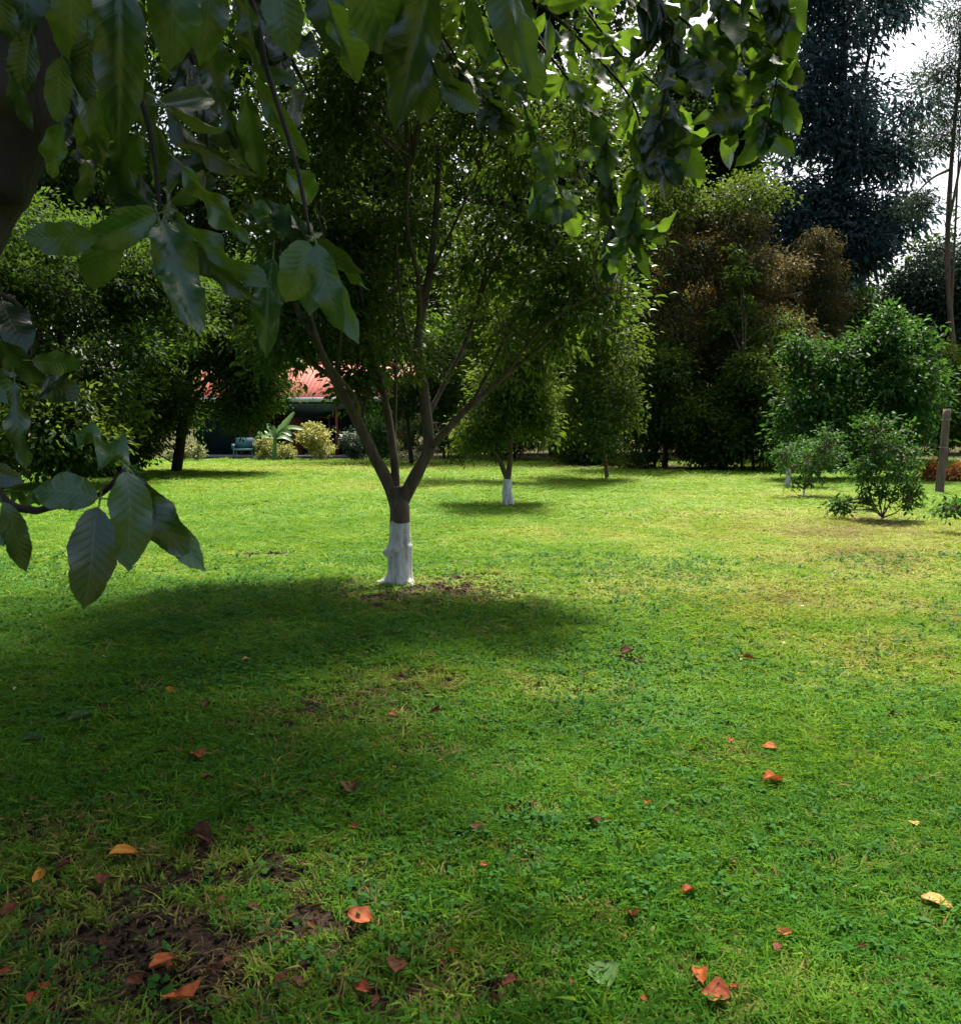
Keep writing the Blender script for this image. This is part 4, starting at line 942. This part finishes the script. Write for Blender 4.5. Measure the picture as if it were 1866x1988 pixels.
def bough(pts, r0, r1):
    P = smooth_path([at(*q) for q in pts], max(10, len(pts) * 6)); mb = MB(); mb.tube(P, np.linspace(r0, r1, len(P)), 7, .1)
    o = mb.build('branch', M['bark_dark'], OT, True)
    return o, P
BR = {}
BR['a'] = bough([(120, -160, 1.87), (200, 0, 1.8), (262, 150, 1.8), (296, 280, 1.78), (312, 415, 1.75)], .010, .004)
BR['b'] = bough([(140, -260, 1.9), (320, -160, 2.0), (470, -40, 2.0), (520, 140, 2.0), (575, 320, 1.95), (602, 455, 1.9)], .009, .004)
BR['c'] = bough([(-130, 480, 1.72), (-90, 800, 1.5), (0, 960, 1.45), (60, 990, 1.42), (100, 984, 1.42), (190, 962, 1.42), (243, 912, 1.42)], .009, .004)
BR['d'] = bough([(140, -300, 1.95), (420, -240, 2.1), (650, -90, 2.1), (860, -60, 2.1), (1050, -60, 2.2)], .014, .005)
BR['v'] = bough([(8, 20, 1.62), (48, 90, 1.62), (72, 190, 1.62), (88, 290, 1.64)], .0022, .0018)
# (branch, base X, Y, tip X, Y, apparent width px, depth base, depth tip offset, roll)
HL = [('b', 476, -30, 494, 150, 50, 1.6, .05, .5), ('d', 636, -5, 708, 162, 58, 1.7, .1, -.5), ('d', 700, -110, 760, 108, 150, 1.5, .2, 0.1), ('d', 850, -60, 752, 252, 120, 1.6, .1, 0.2),
      ('d', 905, -30, 944, 116, 30, 1.7, .1, .8), ('d', 985, -20, 1068, 185, 42, 1.8, .1, -.8), ('d', 980, -90, 1000, 130, 100, 1.9, .1, .2), ('d', 620, -100, 640, 90, 100, 2.0, 0, .3),
      ('a', 306, 200, 418, 190, 58, 1.8, .15, .2), ('a', 302, 240, 312, 380, 46, 1.8, .1, -.3), ('a', 318, 203, 472, 372, 32, 1.7, .05, .9), ('a', 330, 205, 438, 256, 22, 1.75, .1, .9),
      ('b', 498, 150, 598, 324, 52, 2.0, .1, .2), ('b', 478, 180, 504, 356, 58, 2.0, .1, -.2), ('b', 495, 135, 570, 155, 36, 2.05, 0, .3), ('a', 352, 320, 484, 478, 44, 1.85, .1, .4),
      ('a', 308, 414, 155, 472, 84, 1.7, -.05, .15), ('a', 190, 455, 30, 468, 78, 1.6, 0, .1), ('a', 318, 420, 345, 362, 60, 1.75, .1, .8), ('a', 312, 432, 390, 642, 98, 1.7, -.05, -.15),
      ('a', 345, 448, 470, 598, 42, 1.75, 0, .8), ('a', 330, 410, 492, 572, 46, 1.8, 0, .7), ('a', 306, 430, 345, 610, 60, 1.8, .1, .3), ('a', 300, 410, 190, 330, 90, 1.85, .1, 0),
      ('b', 600, 468, 552, 585, 92, 1.85, 0, 0), ('b', 614, 472, 652, 632, 74, 1.8, -.03, .2), ('b', 640, 520, 694, 668, 38, 1.9, 0, .5), ('b', 612, 466, 700, 536, 48, 1.85, 0, .7),
      ('b', 655, 500, 716, 584, 28, 1.9, .1, .5), ('b', 600, 464, 524, 412, 46, 1.9, .1, .5), ('b', 598, 460, 484, 392, 36, 1.95, .1, .8), ('b', 596, 468, 583, 400, 60, 1.9, .1, .7),
      ('b', 530, 500, 512, 690, 70, 1.9, 0, .1), ('b', 620, 500, 600, 610, 70, 2.0, 0, .2), ('b', 590, 430, 450, 400, 60, 2.1, .1, .2), ('b', 560, 330, 620, 400, 70, 2.2, .1, .2),
      ('c', 240, 915, 266, 1104, 96, 1.42, -.02, -.35), ('c', 250, 920, 352, 1092, 84, 1.45, 0, .3), ('c', 262, 925, 396, 1112, 58, 1.47, .02, .5), ('c', 262, 912, 150, 824, 44, 1.47, .1, .9),
      ('c', 256, 905, 336, 948, 32, 1.5, .1, .7), ('c', 190, 966, 48, 944, 90, 1.38, 0, .05), ('c', 192, 984, 160, 1184, 104, 1.36, -.02, 0.0), ('c', 4, 975, 60, 1112, 56, 1.4, .03, .2),
      ('c', -40, 905, 42, 938, 52, 1.45, 0, .3), ('c', 20, 952, 90, 984, 32, 1.45, .1, .8), ('c', -20, 985, 6, 1062, 34, 1.4, 0, .3), ('c', 28, 740, 34, 912, 40, 1.5, 0, .4),
      ('c', -60, 700, 30, 780, 70, 1.55, 0, .2), ('c', 0, 660, 90, 760, 60, 1.6, .1, .3), ('c', 60, 700, 170, 715, 60, 1.6, .1, .2),
      ('a', 232, -70, 226, 280, 115, 1.45, .05, 0.05), ('a', 150, -90, 130, 120, 120, 1.5, .05, .1), ('a', 60, -110, 40, 60, 110, 1.5, .0, .2), ('a', -20, -60, 30, 110, 60, 1.45, .05, .3),
      ('a', 350, -120, 330, 130, 120, 1.7, .05, .1), ('b', 420, -100, 390, 120, 100, 1.9, .05, .1), ('b', 400, 60, 440, 230, 80, 2.1, .1, .2), ('b', 540, -60, 560, 110, 90, 1.9, .05, .2),
      ('a', 270, 260, 210, 400, 90, 1.85, .1, .15), ('a', 200, 190, 170, 330, 80, 1.85, .1, .2), ('a', 180, 250, 205, 350, 50, 1.8, .1, .5), ('a', 210, 320, 290, 430, 80, 1.9, .1, .2),
      ('a', 200, 430, 190, 570, 90, 1.8, .05, .2), ('a', 240, 120, 300, 260, 80, 1.9, .1, .1), ('b', 440, 210, 480, 340, 50, 2.2, .1, .2)]
for (br, X0, Y0, X1, Y1, wpx, d, dd, roll) in HL:
    B = at(X0, Y0, d); T = at(X1, Y1, d + dd)
    L = np.linalg.norm(T - B); W = wpx / F * d / max(.35, abs(math.cos(roll)))
    place_leaf(BR[br][0], B, T, roll * random.choice((-1, 1)) if abs(roll) < .3 else roll, wr=W / L / 0.56)

# right hand hanging boughs, three to four metres away
for q in [(120, 110, 110, 240, 60, 1.55, .1), (150, 130, 175, 270, 60, 1.6, -.3), (60, 60, 40, 190, 70, 1.5, .3), (170, 60, 165, 200, 70, 1.55, .1), (20, 150, 60, 260, 50, 1.5, .5), (120, 240, 90, 350, 60, 1.6, .3), (160, 10, 190, 160, 80, 1.6, .2)]:
    B = at(q[0], q[1], q[5]); T = at(q[2], q[3], q[5] + .05); place_leaf(BR['a'][0], B, T, q[6], wr=q[4] / F * q[5] / np.linalg.norm(T - B) / .56)

RB = [([(900, -200, 3.6), (1000, -40, 3.5), (1120, 70, 3.5), (1230, 200, 3.4), (1244, 330, 3.4), (1226, 452, 3.4)], 24),
      ([(1000, -220, 3.3), (1200, -50, 3.3), (1330, 40, 3.2), (1400, 120, 3.2), (1425, 230, 3.2)], 22),
      ([(1150, -220, 3.1), (1330, -60, 3.1), (1450, 20, 3.1), (1512, 90, 3.1), (1492, 235, 3.1)], 22),
      ([(800, -160, 3.9), (900, -20, 3.8), (980, 120, 3.8), (1040, 260, 3.8), (1095, 390, 3.8)], 22),
      ([(950, -200, 4.2), (1100, -30, 4.1), (1200, 100, 4.0), (1300, 190, 4.0), (1345, 300, 4.0)], 24),
      ([(850, -120, 4.0), (1000, 30, 4.0), (1130, 190, 3.9), (1182, 310, 3.9), (1188, 470, 3.9)], 24),
      ([(1300, -160, 2.9), (1430, -60, 2.9), (1500, -20, 2.9), (1530, 30, 2.9)], 9),
      ([(1100, -160, 3.0), (1250, -40, 3.0), (1300, 80, 3.0), (1282, 240, 3.0), (1292, 310, 3.0)], 22),
      ([(760, -120, 3.6), (830, 20, 3.6), (900, 130, 3.6), (960, 210, 3.6)], 16),
      ([(1200, -150, 3.6), (1380, -20, 3.6), (1440, 110, 3.6), (1470, 180, 3.6)], 14)]
for pts, nl in RB:
    o, P = bough(pts, .008, .0025)
    n = len(P)
    nl = int(nl * 1.75)
    for k in range(nl):
        i = int(n * (0.22 + 0.78 * (k + random.random()) / nl)); i = min(i, n - 1)
        b = P[i]; d = (b - EYE) @ FWD
        t = norm(P[min(i + 1, n - 1)] - P[max(i - 1, 0)])
        L = 0.142 * (0.65 + 0.7 * random.random())
        a = np.array([random.gauss(0, .55), random.gauss(0, .55), -0.75 - .4 * random.random()]) + t * .45
        if random.random() < .3: a[2] = -.1 + random.random() * .2
        a = norm(a)
        T = b + a * L
        X, Y, z = proj(T[None]); 
        if X[0] > 1548: T = b + norm(a * [-.4, 1, 1.2]) * L
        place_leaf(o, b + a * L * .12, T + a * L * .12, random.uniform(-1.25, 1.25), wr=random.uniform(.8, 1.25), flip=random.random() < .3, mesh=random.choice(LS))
# some traced ones of the right outline
for (X0, Y0, X1, Y1, wpx, d, roll) in [(1478, 225, 1541, 306, 46, 3.1, .3), (1500, 235, 1478, 295, 40, 3.1, .2), (1486, 70, 1544, 172, 44, 3.1, .5), (1496, -15, 1540, 62, 40, 2.9, .3), (1225, 430, 1258, 546, 34, 3.4, .4),
                                      (1192, 440, 1180, 532, 34, 3.9, .2), (1240, 420, 1282, 478, 32, 3.4, .3), (1186, 370, 1184, 442, 34, 3.9, .2), (1120, 398, 1048, 424, 50, 3.8, .1), (1452, 222, 1370, 245, 62, 3.1, .1),
                                      (1405, 45, 1412, 152, 56, 3.2, .1), (1350, 130, 1374, 190, 40, 3.0, -.6), (1262, 230, 1275, 352, 60, 3.0, .1), (1500, 165, 1540, 222, 40, 3.1, .3), (1300, 250, 1360, 350, 60, 3.2, .3), (1290, 300, 1310, 362, 56, 3.3, .2)]:
    B = at(X0, Y0, d); T = at(X1, Y1, d); L = np.linalg.norm(T - B); W = wpx / F * d / math.cos(roll)
    k = min(range(len(RB)), key=lambda q: abs(RB[q][0][-1][0] - X0) + abs(RB[q][0][-1][2] - d) * 300)
    place_leaf(bpy.data.objects['branch'] if False else o, B, T, roll, wr=W / L / .5, mesh=random.choice(LS))

DB = [([(150, -320, 1.95), (60, -200, 2.2), (40, -40, 2.3), (100, 120, 2.3), (170, 280, 2.3)], 26), ([(150, -320, 1.95), (260, -160, 2.2), (330, 0, 2.3), (380, 140, 2.3), (410, 330, 2.3)], 26),
      ([(200, -330, 2.0), (420, -200, 2.3), (480, -60, 2.4), (540, 60, 2.5), (600, 180, 2.5)], 20), ([(200, -330, 2.0), (560, -220, 2.5), (700, -100, 2.6), (800, 20, 2.7), (850, 150, 2.7)], 22),
      ([(-60, 500, 1.9), (-20, 560, 1.9), (40, 600, 2.0), (60, 700, 2.0)], 5)]
for pts, nl in DB:
    o, P = bough(pts, .012, .004); n = len(P)
    for k in range(nl):
        i = min(n - 1, int(n * (0.2 + 0.8 * (k + random.random()) / nl))); b = P[i]
        L = .135 * (.65 + .7 * random.random()); a = norm(np.array([random.gauss(0, .6), random.gauss(0, .6), -.8]))
        place_leaf(o, b + a * L * .12, b + a * L * 1.12, random.uniform(-1, 1), wr=random.uniform(.9, 1.3), flip=random.random() < .3)

V, Q, AU, AT, n0 = [], [], [], [], 0
for me_, Mx in EX:
    k = len(me_.vertices); co = np.empty(k * 3, np.float32); me_.vertices.foreach_get('co', co); co = co.reshape(-1, 3)
    m4 = np.array(Mx); V.append(co @ m4[:3, :3].T + m4[:3, 3])
    q = np.empty(len(me_.polygons) * 4, np.int32); me_.polygons.foreach_get('vertices', q); Q.append(q.reshape(-1, 4) + n0); n0 += k
    for nm_, L_ in (('leaf_u', AU), ('leaf_t', AT)):
        a_ = np.empty(k, np.float32); me_.attributes[nm_].data.foreach_get('value', a_); L_.append(a_)
link('leaves', npmesh('leaves', np.vstack(V), [np.vstack(Q)], [M['near_leaf']], True, {'leaf_u': ('FLOAT', np.concatenate(AU)), 'leaf_t': ('FLOAT', np.concatenate(AT))}), OT, kind='stuff')
print('near leaves', NL[0])

# rest of its crown, mostly unseen above the view, its shape set to shade the near lawn
LIMIT = [(-200, 330), (150, 330), (300, 150), (560, 120), (900, 130), (1100, 160), (1400, 120), (1540, 20), (1560, -50), (2200, -60)]
def keep_over(B):
    X, Y, z = proj(B)
    lim = np.interp(X, [q[0] for q in LIMIT], [q[1] for q in LIMIT])
    vis = (z > 0.05) & (Y > lim - 30) 
    near = np.linalg.norm(B - EYE, axis=1) < 1.3
    low = B[:, 2] < 2.2
    S = np.array(SUN); q = B - ((B[:, 2] - 2.9) / S[2])[:, None] * S
    gap = (q[:, 0] > -.15) & (q[:, 0] < 1.7) & (q[:, 1] > 2.6) & (q[:, 1] < 4.5) & (rng.random(len(B)) < .7)  # leaves left out here so sun reaches the right hanging boughs
    return ~(vis | near | gap | (low & (z > 0)))
can = [(np.array([-1.5, 5.9, 5.5]), np.array([1.9, 1.4, .5])), (np.array([-3.3, 5.6, 5.6]), np.array([1.8, 1.8, .6])), (np.array([-1.3, 5.0, 6.0]), np.array([2.9, 2.0, 0.9])), (np.array([-1.2, 7.6, 6.5]), np.array([2.9, 2.0, 0.9])), (np.array([-5.0, 5.0, 6.2]), np.array([2.5, 2.5, 1.0])), (np.array([-5.6, 8.0, 6.6]), np.array([2.6, 4.0, 1.2])), (np.array([-1.6, 2.6, 5.0]), np.array([2.6, 2.6, 1.3])), (np.array([-4.2, 2.5, 4.6]), np.array([2.8, 3.0, 1.7])), (np.array([-3.4, 5.0, 5.2]), np.array([2.6, 2.4, 1.4])),
       (np.array([0.5, 3.4, 3.9]), np.array([1.1, 0.9, 0.5]))]
C, _ = foliage('crown', can, 1250, 22, 0.42, 0.18, M['near_crown'], OT, hollow=0.1, rough=.4, wr=.55, tpl=LEAF2, keepf=keep_over, droop=.6)
lims = []
for pts in ([TP[-8], [-1.2, 2.6, 3.9], [-1.0, 3.6, 4.6]], [TP[-8], [-2.2, 1.8, 4.0], [-4.0, 2.2, 4.8]], [TP[-4], [-1.6, .5, 3.9], [-2.2, -1.0, 4.4]], [TP[-3], [-.4, 2.4, 3.6], [.5, 3.2, 3.8]], [TP[-2], [-2.0, 3.4, 4.4], [-3.2, 4.8, 5.2]]):
    lims.append(stem(OT, 'branch', pts, .06, .02, M['bark_dark'], 8))
okc = C[keep_over(C)]
C2, _ = foliage('crown', [(np.array([3.4, 6.2, 6.4]), np.array([2.4, 2.4, 0.8]))], 14, 10, 0.42, 0.17, M['near_crown'], OT, hollow=0.0, rough=.4, wr=.5, tpl=LEAF4, keepf=keep_over, droop=.6, dens=1)  # sparse out-of-view leaves added to dapple the lower right lawn
lims.append(stem(OT, 'branch', [TP[-1], [-.4, 2.6, 5.6], [1.5, 4.6, 6.3], [3.4, 6.2, 6.5]], .06, .015, M['bark_dark'], 8))
okc = np.vstack([okc, C2])
twigs(OT, lims, okc, M['bark_dark'], .012, most=140)

# ------------------------------------------------------------------ fallen leaves on the lawn
def fallen_mesh(seed, curl, wr, jag):
    r = np.random.default_rng(seed); n, m = 15, 7; V = []; jr = r.random((15, 7)); jr = (jr + np.roll(jr, 1, 0) + np.roll(jr, -1, 0)) / 3
    ph = r.random(3) * 6.28
    for i in range(n):
        t = i / (n - 1); w_ = max(.02, math.sin(math.pi * t ** .85) ** .75) * wr / 2
        for j in range(m):
            u = (j - 3) / 3
            ww = w_ * (1 + 1.1 * jag * (jr[i, 0 if u < 0 else -1] - .5) * abs(u)) * (1 - .35 * max(0, t - .75))
            V.append([u * ww + .05 * math.sin(t * 5 + ph[0]), t - .5, curl * (u * u) * ww * 0.85 + .11 * curl * math.sin(t * 4 + ph[1]) + .02 * r.random() + .06 * abs(u)])
    Fq = [[i * m + j, i * m + j + 1, (i + 1) * m + j + 1, (i + 1) * m + j] for i in range(n - 1) for j in range(m - 1)]
    P = [[0, -.72, .04], [0, -.5, .02]]; Vt, ft = tube(smooth_path(P, 3), .012, 4, cap=False); o = len(V); V += list(Vt); Fq += list(ft[0] + o)
    return npmesh('fallen_leaf', V, [np.array(Fq)], [], True)
def fallen_mat(name, c1, c2, c3, trans=.15):
    c1, c2, c3 = [tuple(v * k for v, k in zip(c, (.72, .55, .5))) for c in (c1, c2, c3)]
    m, nt, p, out = newmat(name)
    tc = nd(nt, 'ShaderNodeTexCoord'); n = nd(nt, 'ShaderNodeTexNoise'); n.inputs['Scale'].default_value = 3.2; n.inputs['Detail'].default_value = 6
    nt.links.new(tc.outputs['Generated'], n.inputs['Vector'])
    r = ramp(nt, [(.32, c1), (.52, c2), (.68, c3)]); nt.links.new(n.outputs[0], r.inputs[0]); nt.links.new(r.outputs[0], p.inputs['Base Color'])
    p.inputs['Roughness'].default_value = .75; p.inputs['Specular IOR Level'].default_value = .2
    b = nd(nt, 'ShaderNodeBump'); b.inputs['Strength'].default_value = .5; nt.links.new(n.outputs[0], b.inputs['Height']); nt.links.new(b.outputs[0], p.inputs['Normal'])
    tr = nd(nt, 'ShaderNodeBsdfTranslucent'); nt.links.new(r.outputs[0], tr.inputs[0])
    ms = nd(nt, 'ShaderNodeMixShader'); ms.inputs[0].default_value = trans; nt.links.new(p.outputs[0], ms.inputs[1]); nt.links.new(tr.outputs[0], ms.inputs[2]); nt.links.new(ms.outputs[0], out.inputs[0])
    return m
FM = {'red': fallen_mat('fallen_red', (.16, .04, .016), (.42, .11, .045), (.5, .19, .07)), 'salmon': fallen_mat('fallen_salmon', (.26, .08, .04), (.55, .19, .085), (.6, .30, .15)),
      'brown': fallen_mat('fallen_brown', (.05, .03, .016), (.15, .085, .045), (.24, .14, .07)), 'orange': fallen_mat('fallen_orange', (.28, .08, .03), (.55, .19, .05), (.6, .3, .10)),
      'yellow': fallen_mat('fallen_yellow', (.55, .20, .04), (.75, .45, .06), (.7, .55, .12)), 'pale': fallen_mat('fallen_pale_yellow', (.6, .45, .12), (.75, .62, .22), (.8, .7, .35)),
      'green': fallen_mat('fallen_green', (.05, .14, .04), (.09, .24, .07), (.16, .32, .12)), 'dull': fallen_mat('fallen_dull_red', (.08, .032, .018), (.21, .085, .045), (.30, .14, .075))}
FX = {}
for ci, cn in enumerate(FM):
    for v in range(4):
        me = fallen_mesh(100 + v * 7 + ci, [.6, .3, .85, .45][v], [.55, .75, .6, .95][v], [.3, .6, .4, .8][v]); me.materials.append(FM[cn]); FX[(cn, v)] = me
FL = [(240, 1672, 52, 'yellow', 1, 'yellow leaf tipped with orange, above the narrow one at the left'), (75, 1712, 36, 'yellow', 0, 'narrow orange-yellow leaf near the left edge'),
      (198, 1722, 38, 'dull', 1, 'dull red leaf between the two yellow leaves at left'), (315, 1892, 54, 'orange', 1, 'mottled yellow-brown leaf on bare soil'),
      (357, 1965, 62, 'orange', 3, 'large orange-brown leaf at the bottom edge beside bare soil'), (700, 1813, 52, 'salmon', 3, 'broad salmon-red leaf alone in the lower centre-left'),
      (607, 1818, 28, 'dull', 0, 'small upright dull pink leaf left of the broad salmon one'), (770, 1908, 52, 'dull', 1, 'folded dull red leaf below the broad salmon one'),
      (702, 1948, 34, 'red', 1, 'small red leaf under the folded dull red one'), (690, 1622, 22, 'salmon', 0, 'small bright orange-red leaf standing in green grass'),
      (343, 1468, 28, 'red', 1, 'dull red leaf touching an orange-brown one'), (385, 1481, 46, 'orange', 0, 'long orange-brown leaf beside a red one'),
      (763, 1400, 18, 'salmon', 1, 'tiny orange-red leaf in the shade below the main tree'), (330, 1357, 24, 'yellow', 0, 'small curved orange-yellow leaf in dark shade'),
      (480, 1300, 20, 'pale', 0, 'small pale yellow leaf farthest back in the shade'), (346, 1302, 22, 'green', 0, 'small pale green leaf left of the pale yellow one'),
      (65, 1558, 22, 'salmon', 0, 'small orange sliver of leaf at the left edge'), (183, 1638, 20, 'dull', 1, 'small reddish leaf above the yellow one'),
      (480, 1632, 26, 'dull', 1, 'brownish red leaf right of the dark curled one'), (405, 1530, 26, 'dull', 2, 'dull red curled leaf in mid shade'),
      (682, 1548, 50, 'brown', 2, 'brown curled leaf above the small bright orange-red one'), (403, 1385, 24, 'brown', 2, 'dark brown leaf in the far shade'),
      (925, 1628, 32, 'dull', 1, 'dull red leaf in the centre beside brown grass'), (1155, 1615, 30, 'brown', 2, 'brown curled leaf right of centre'),
      (1257, 1570, 24, 'salmon', 0, 'pale orange upright leaf in green grass'), (1500, 1523, 46, 'orange', 2, 'curled orange leaf with dark stripes at right'),
      (1494, 1455, 30, 'orange', 1, 'orange-brown leaf above the striped curled one'), (1418, 1442, 20, 'red', 2, 'small red-brown leaf beside a dark hollow'),
      (1455, 1281, 26, 'dull', 2, 'red-brown leaf farthest back in the sunlit grass'), (1338, 1755, 34, 'red', 2, 'crimson curled leaf in bright grass'),
      (1228, 1810, 44, 'salmon', 2, 'salmon triangular leaf left of the crimson one'), (1521, 1832, 36, 'salmon', 1, 'salmon-red leaf in the lower right grass'),
      (1357, 1925, 46, 'orange', 2, 'curled orange leaf above the bottom edge'), (1388, 1967, 54, 'salmon', 3, 'broad salmon leaf cut by the bottom edge'),
      (1424, 1948, 22, 'red', 0, 'small red leaf beside the curled orange one'), (1817, 1768, 56, 'pale', 1, 'bright yellow leaf near the right edge'),
      (1776, 1606, 24, 'pale', 1, 'small whitish leaf above the bright yellow one'), (1032, 1575, 26, 'brown', 2, 'small brown leaf in the middle of the lawn'),
      (1422, 1685, 12, 'salmon', 1, 'tiny pink leaf above the crimson one'), (20, 1775, 36, 'dull', 1, 'dull red leaf at the very left edge'),
      (122, 1694, 28, 'dull', 2, 'dim brownish red leaf left of the yellow-orange one'), (432, 1765, 22, 'dull', 0, 'small dim red leaf on dark soil'),
      (545, 1927, 28, 'dull', 1, 'dim red leaf between bare soil and dry grass'), (200, 1842, 16, 'dull', 1, 'tiny reddish leaf left of the bare soil'),
      (390, 1640, 62, 'brown', 2, 'large dark brown curled leaf in a soil hollow'), (990, 1945, 36, 'dull', 2, 'dull red curled leaf near the bottom centre'),
      (834, 1285, 12, 'pale', 1, 'tiny white leaf beyond the dry patch'), (155, 1408, 46, 'green', 2, 'folded grey-green leaf in the left shade'),
      (66, 1445, 44, 'green', 2, 'curled pale green leaf near the left edge'), (1175, 1925, 78, 'green', 1, 'large green leaf lying near the bottom edge'),
      (1105, 1306, 14, 'brown', 1, 'tiny dark leaf beyond the dark clump'), (1215, 1275, 34, 'brown', 2, 'dark brown clump of leaf beside a hole in the grass'),
      (845, 1392, 22, 'dull', 2, 'small dull red leaf right of the tiny orange-red one'), (450, 1420, 16, 'dull', 1, 'tiny dark red leaf in the shade left of centre'),
      (210, 1505, 20, 'dull', 1, 'tiny dim leaf in the left shade'), (1672, 1860, 18, 'dull', 2, 'tiny dark leaf low in the right grass'), (880, 1875, 24, 'red', 0, 'small red leaf in dry grass, lower centre'),
      (940, 1700, 16, 'salmon', 1, 'tiny salmon leaf left of the soil hole'), (1508, 1870, 22, 'dull', 1, 'brownish leaf under the salmon-red one'), (1250, 1970, 18, 'red', 1, 'tiny red leaf at the bottom edge right of centre'),
      (860, 1905, 18, 'dull', 2, 'tiny dark red leaf right of the folded one'), (1110, 1945, 14, 'dull', 1, 'tiny dull leaf left of the large green one')]
for (X, Y, px, c, v, lab) in FL:
    p = ground(X, Y); d = (p - EYE) @ FWD; s_ = px / F * d * 1.05
    o = link('fallen_leaf', FX[(c, v)], label=lab, cat='leaf', group='fallen leaves on the lawn')
    o.location = p + [0, 0, .022 + .018 * random.random()]; o.rotation_euler = (random.gauss(.1, .16), random.gauss(0, .16), random.random() * 6.28); o.scale = (s_, s_, s_)

for k in range(56):
    X = random.uniform(-40, 1000); Y = random.uniform(1560, 1985)
    if random.random() < (X / 1100): continue
    p = ground(X, Y); d = (p - EYE) @ FWD; s_ = random.uniform(.025, .055)
    o = link('fallen_leaf', FX[(random.choice(['dull', 'dull', 'brown', 'red']), random.randrange(4))], label='little withered red-brown leaf half sunk in the worn grass at the lower left', cat='leaf', group='withered leaves in the worn lower left grass')
    o.location = p + [0, 0, .018]; o.rotation_euler = (random.gauss(0, .3), random.gauss(0, .3), random.random() * 6.28); o.scale = (s_, s_, s_)

# scattered dry specks on the far lawn
sp_n = 130
yy = 5 + 30 * rng.random(sp_n) ** 1.3; xx = (rng.random(sp_n) * 2 - 1) * .56 * yy
sz = .02 + .025 * rng.random(sp_n)
me = leaves_mesh('leaf_litter', np.stack([xx, yy, gz(xx, yy) + .045], 1), rng.normal(size=(sp_n, 3)) * [1, 1, .2], rng.normal(size=(sp_n, 3)) * .4 + [0, 0, 1], sz, sz * .6, np.clip(.5 + .3 * rng.normal(size=sp_n), 0, 1), M['pale_plant'])
link('leaf_litter', me, kind='stuff', label='tiny pale dry bits of leaf scattered across the lawn', cat='leaf litter')
print('objects', len(bpy.data.objects), 'tris', sum(len(o.data.polygons) for o in bpy.data.objects if o.type == 'MESH'))
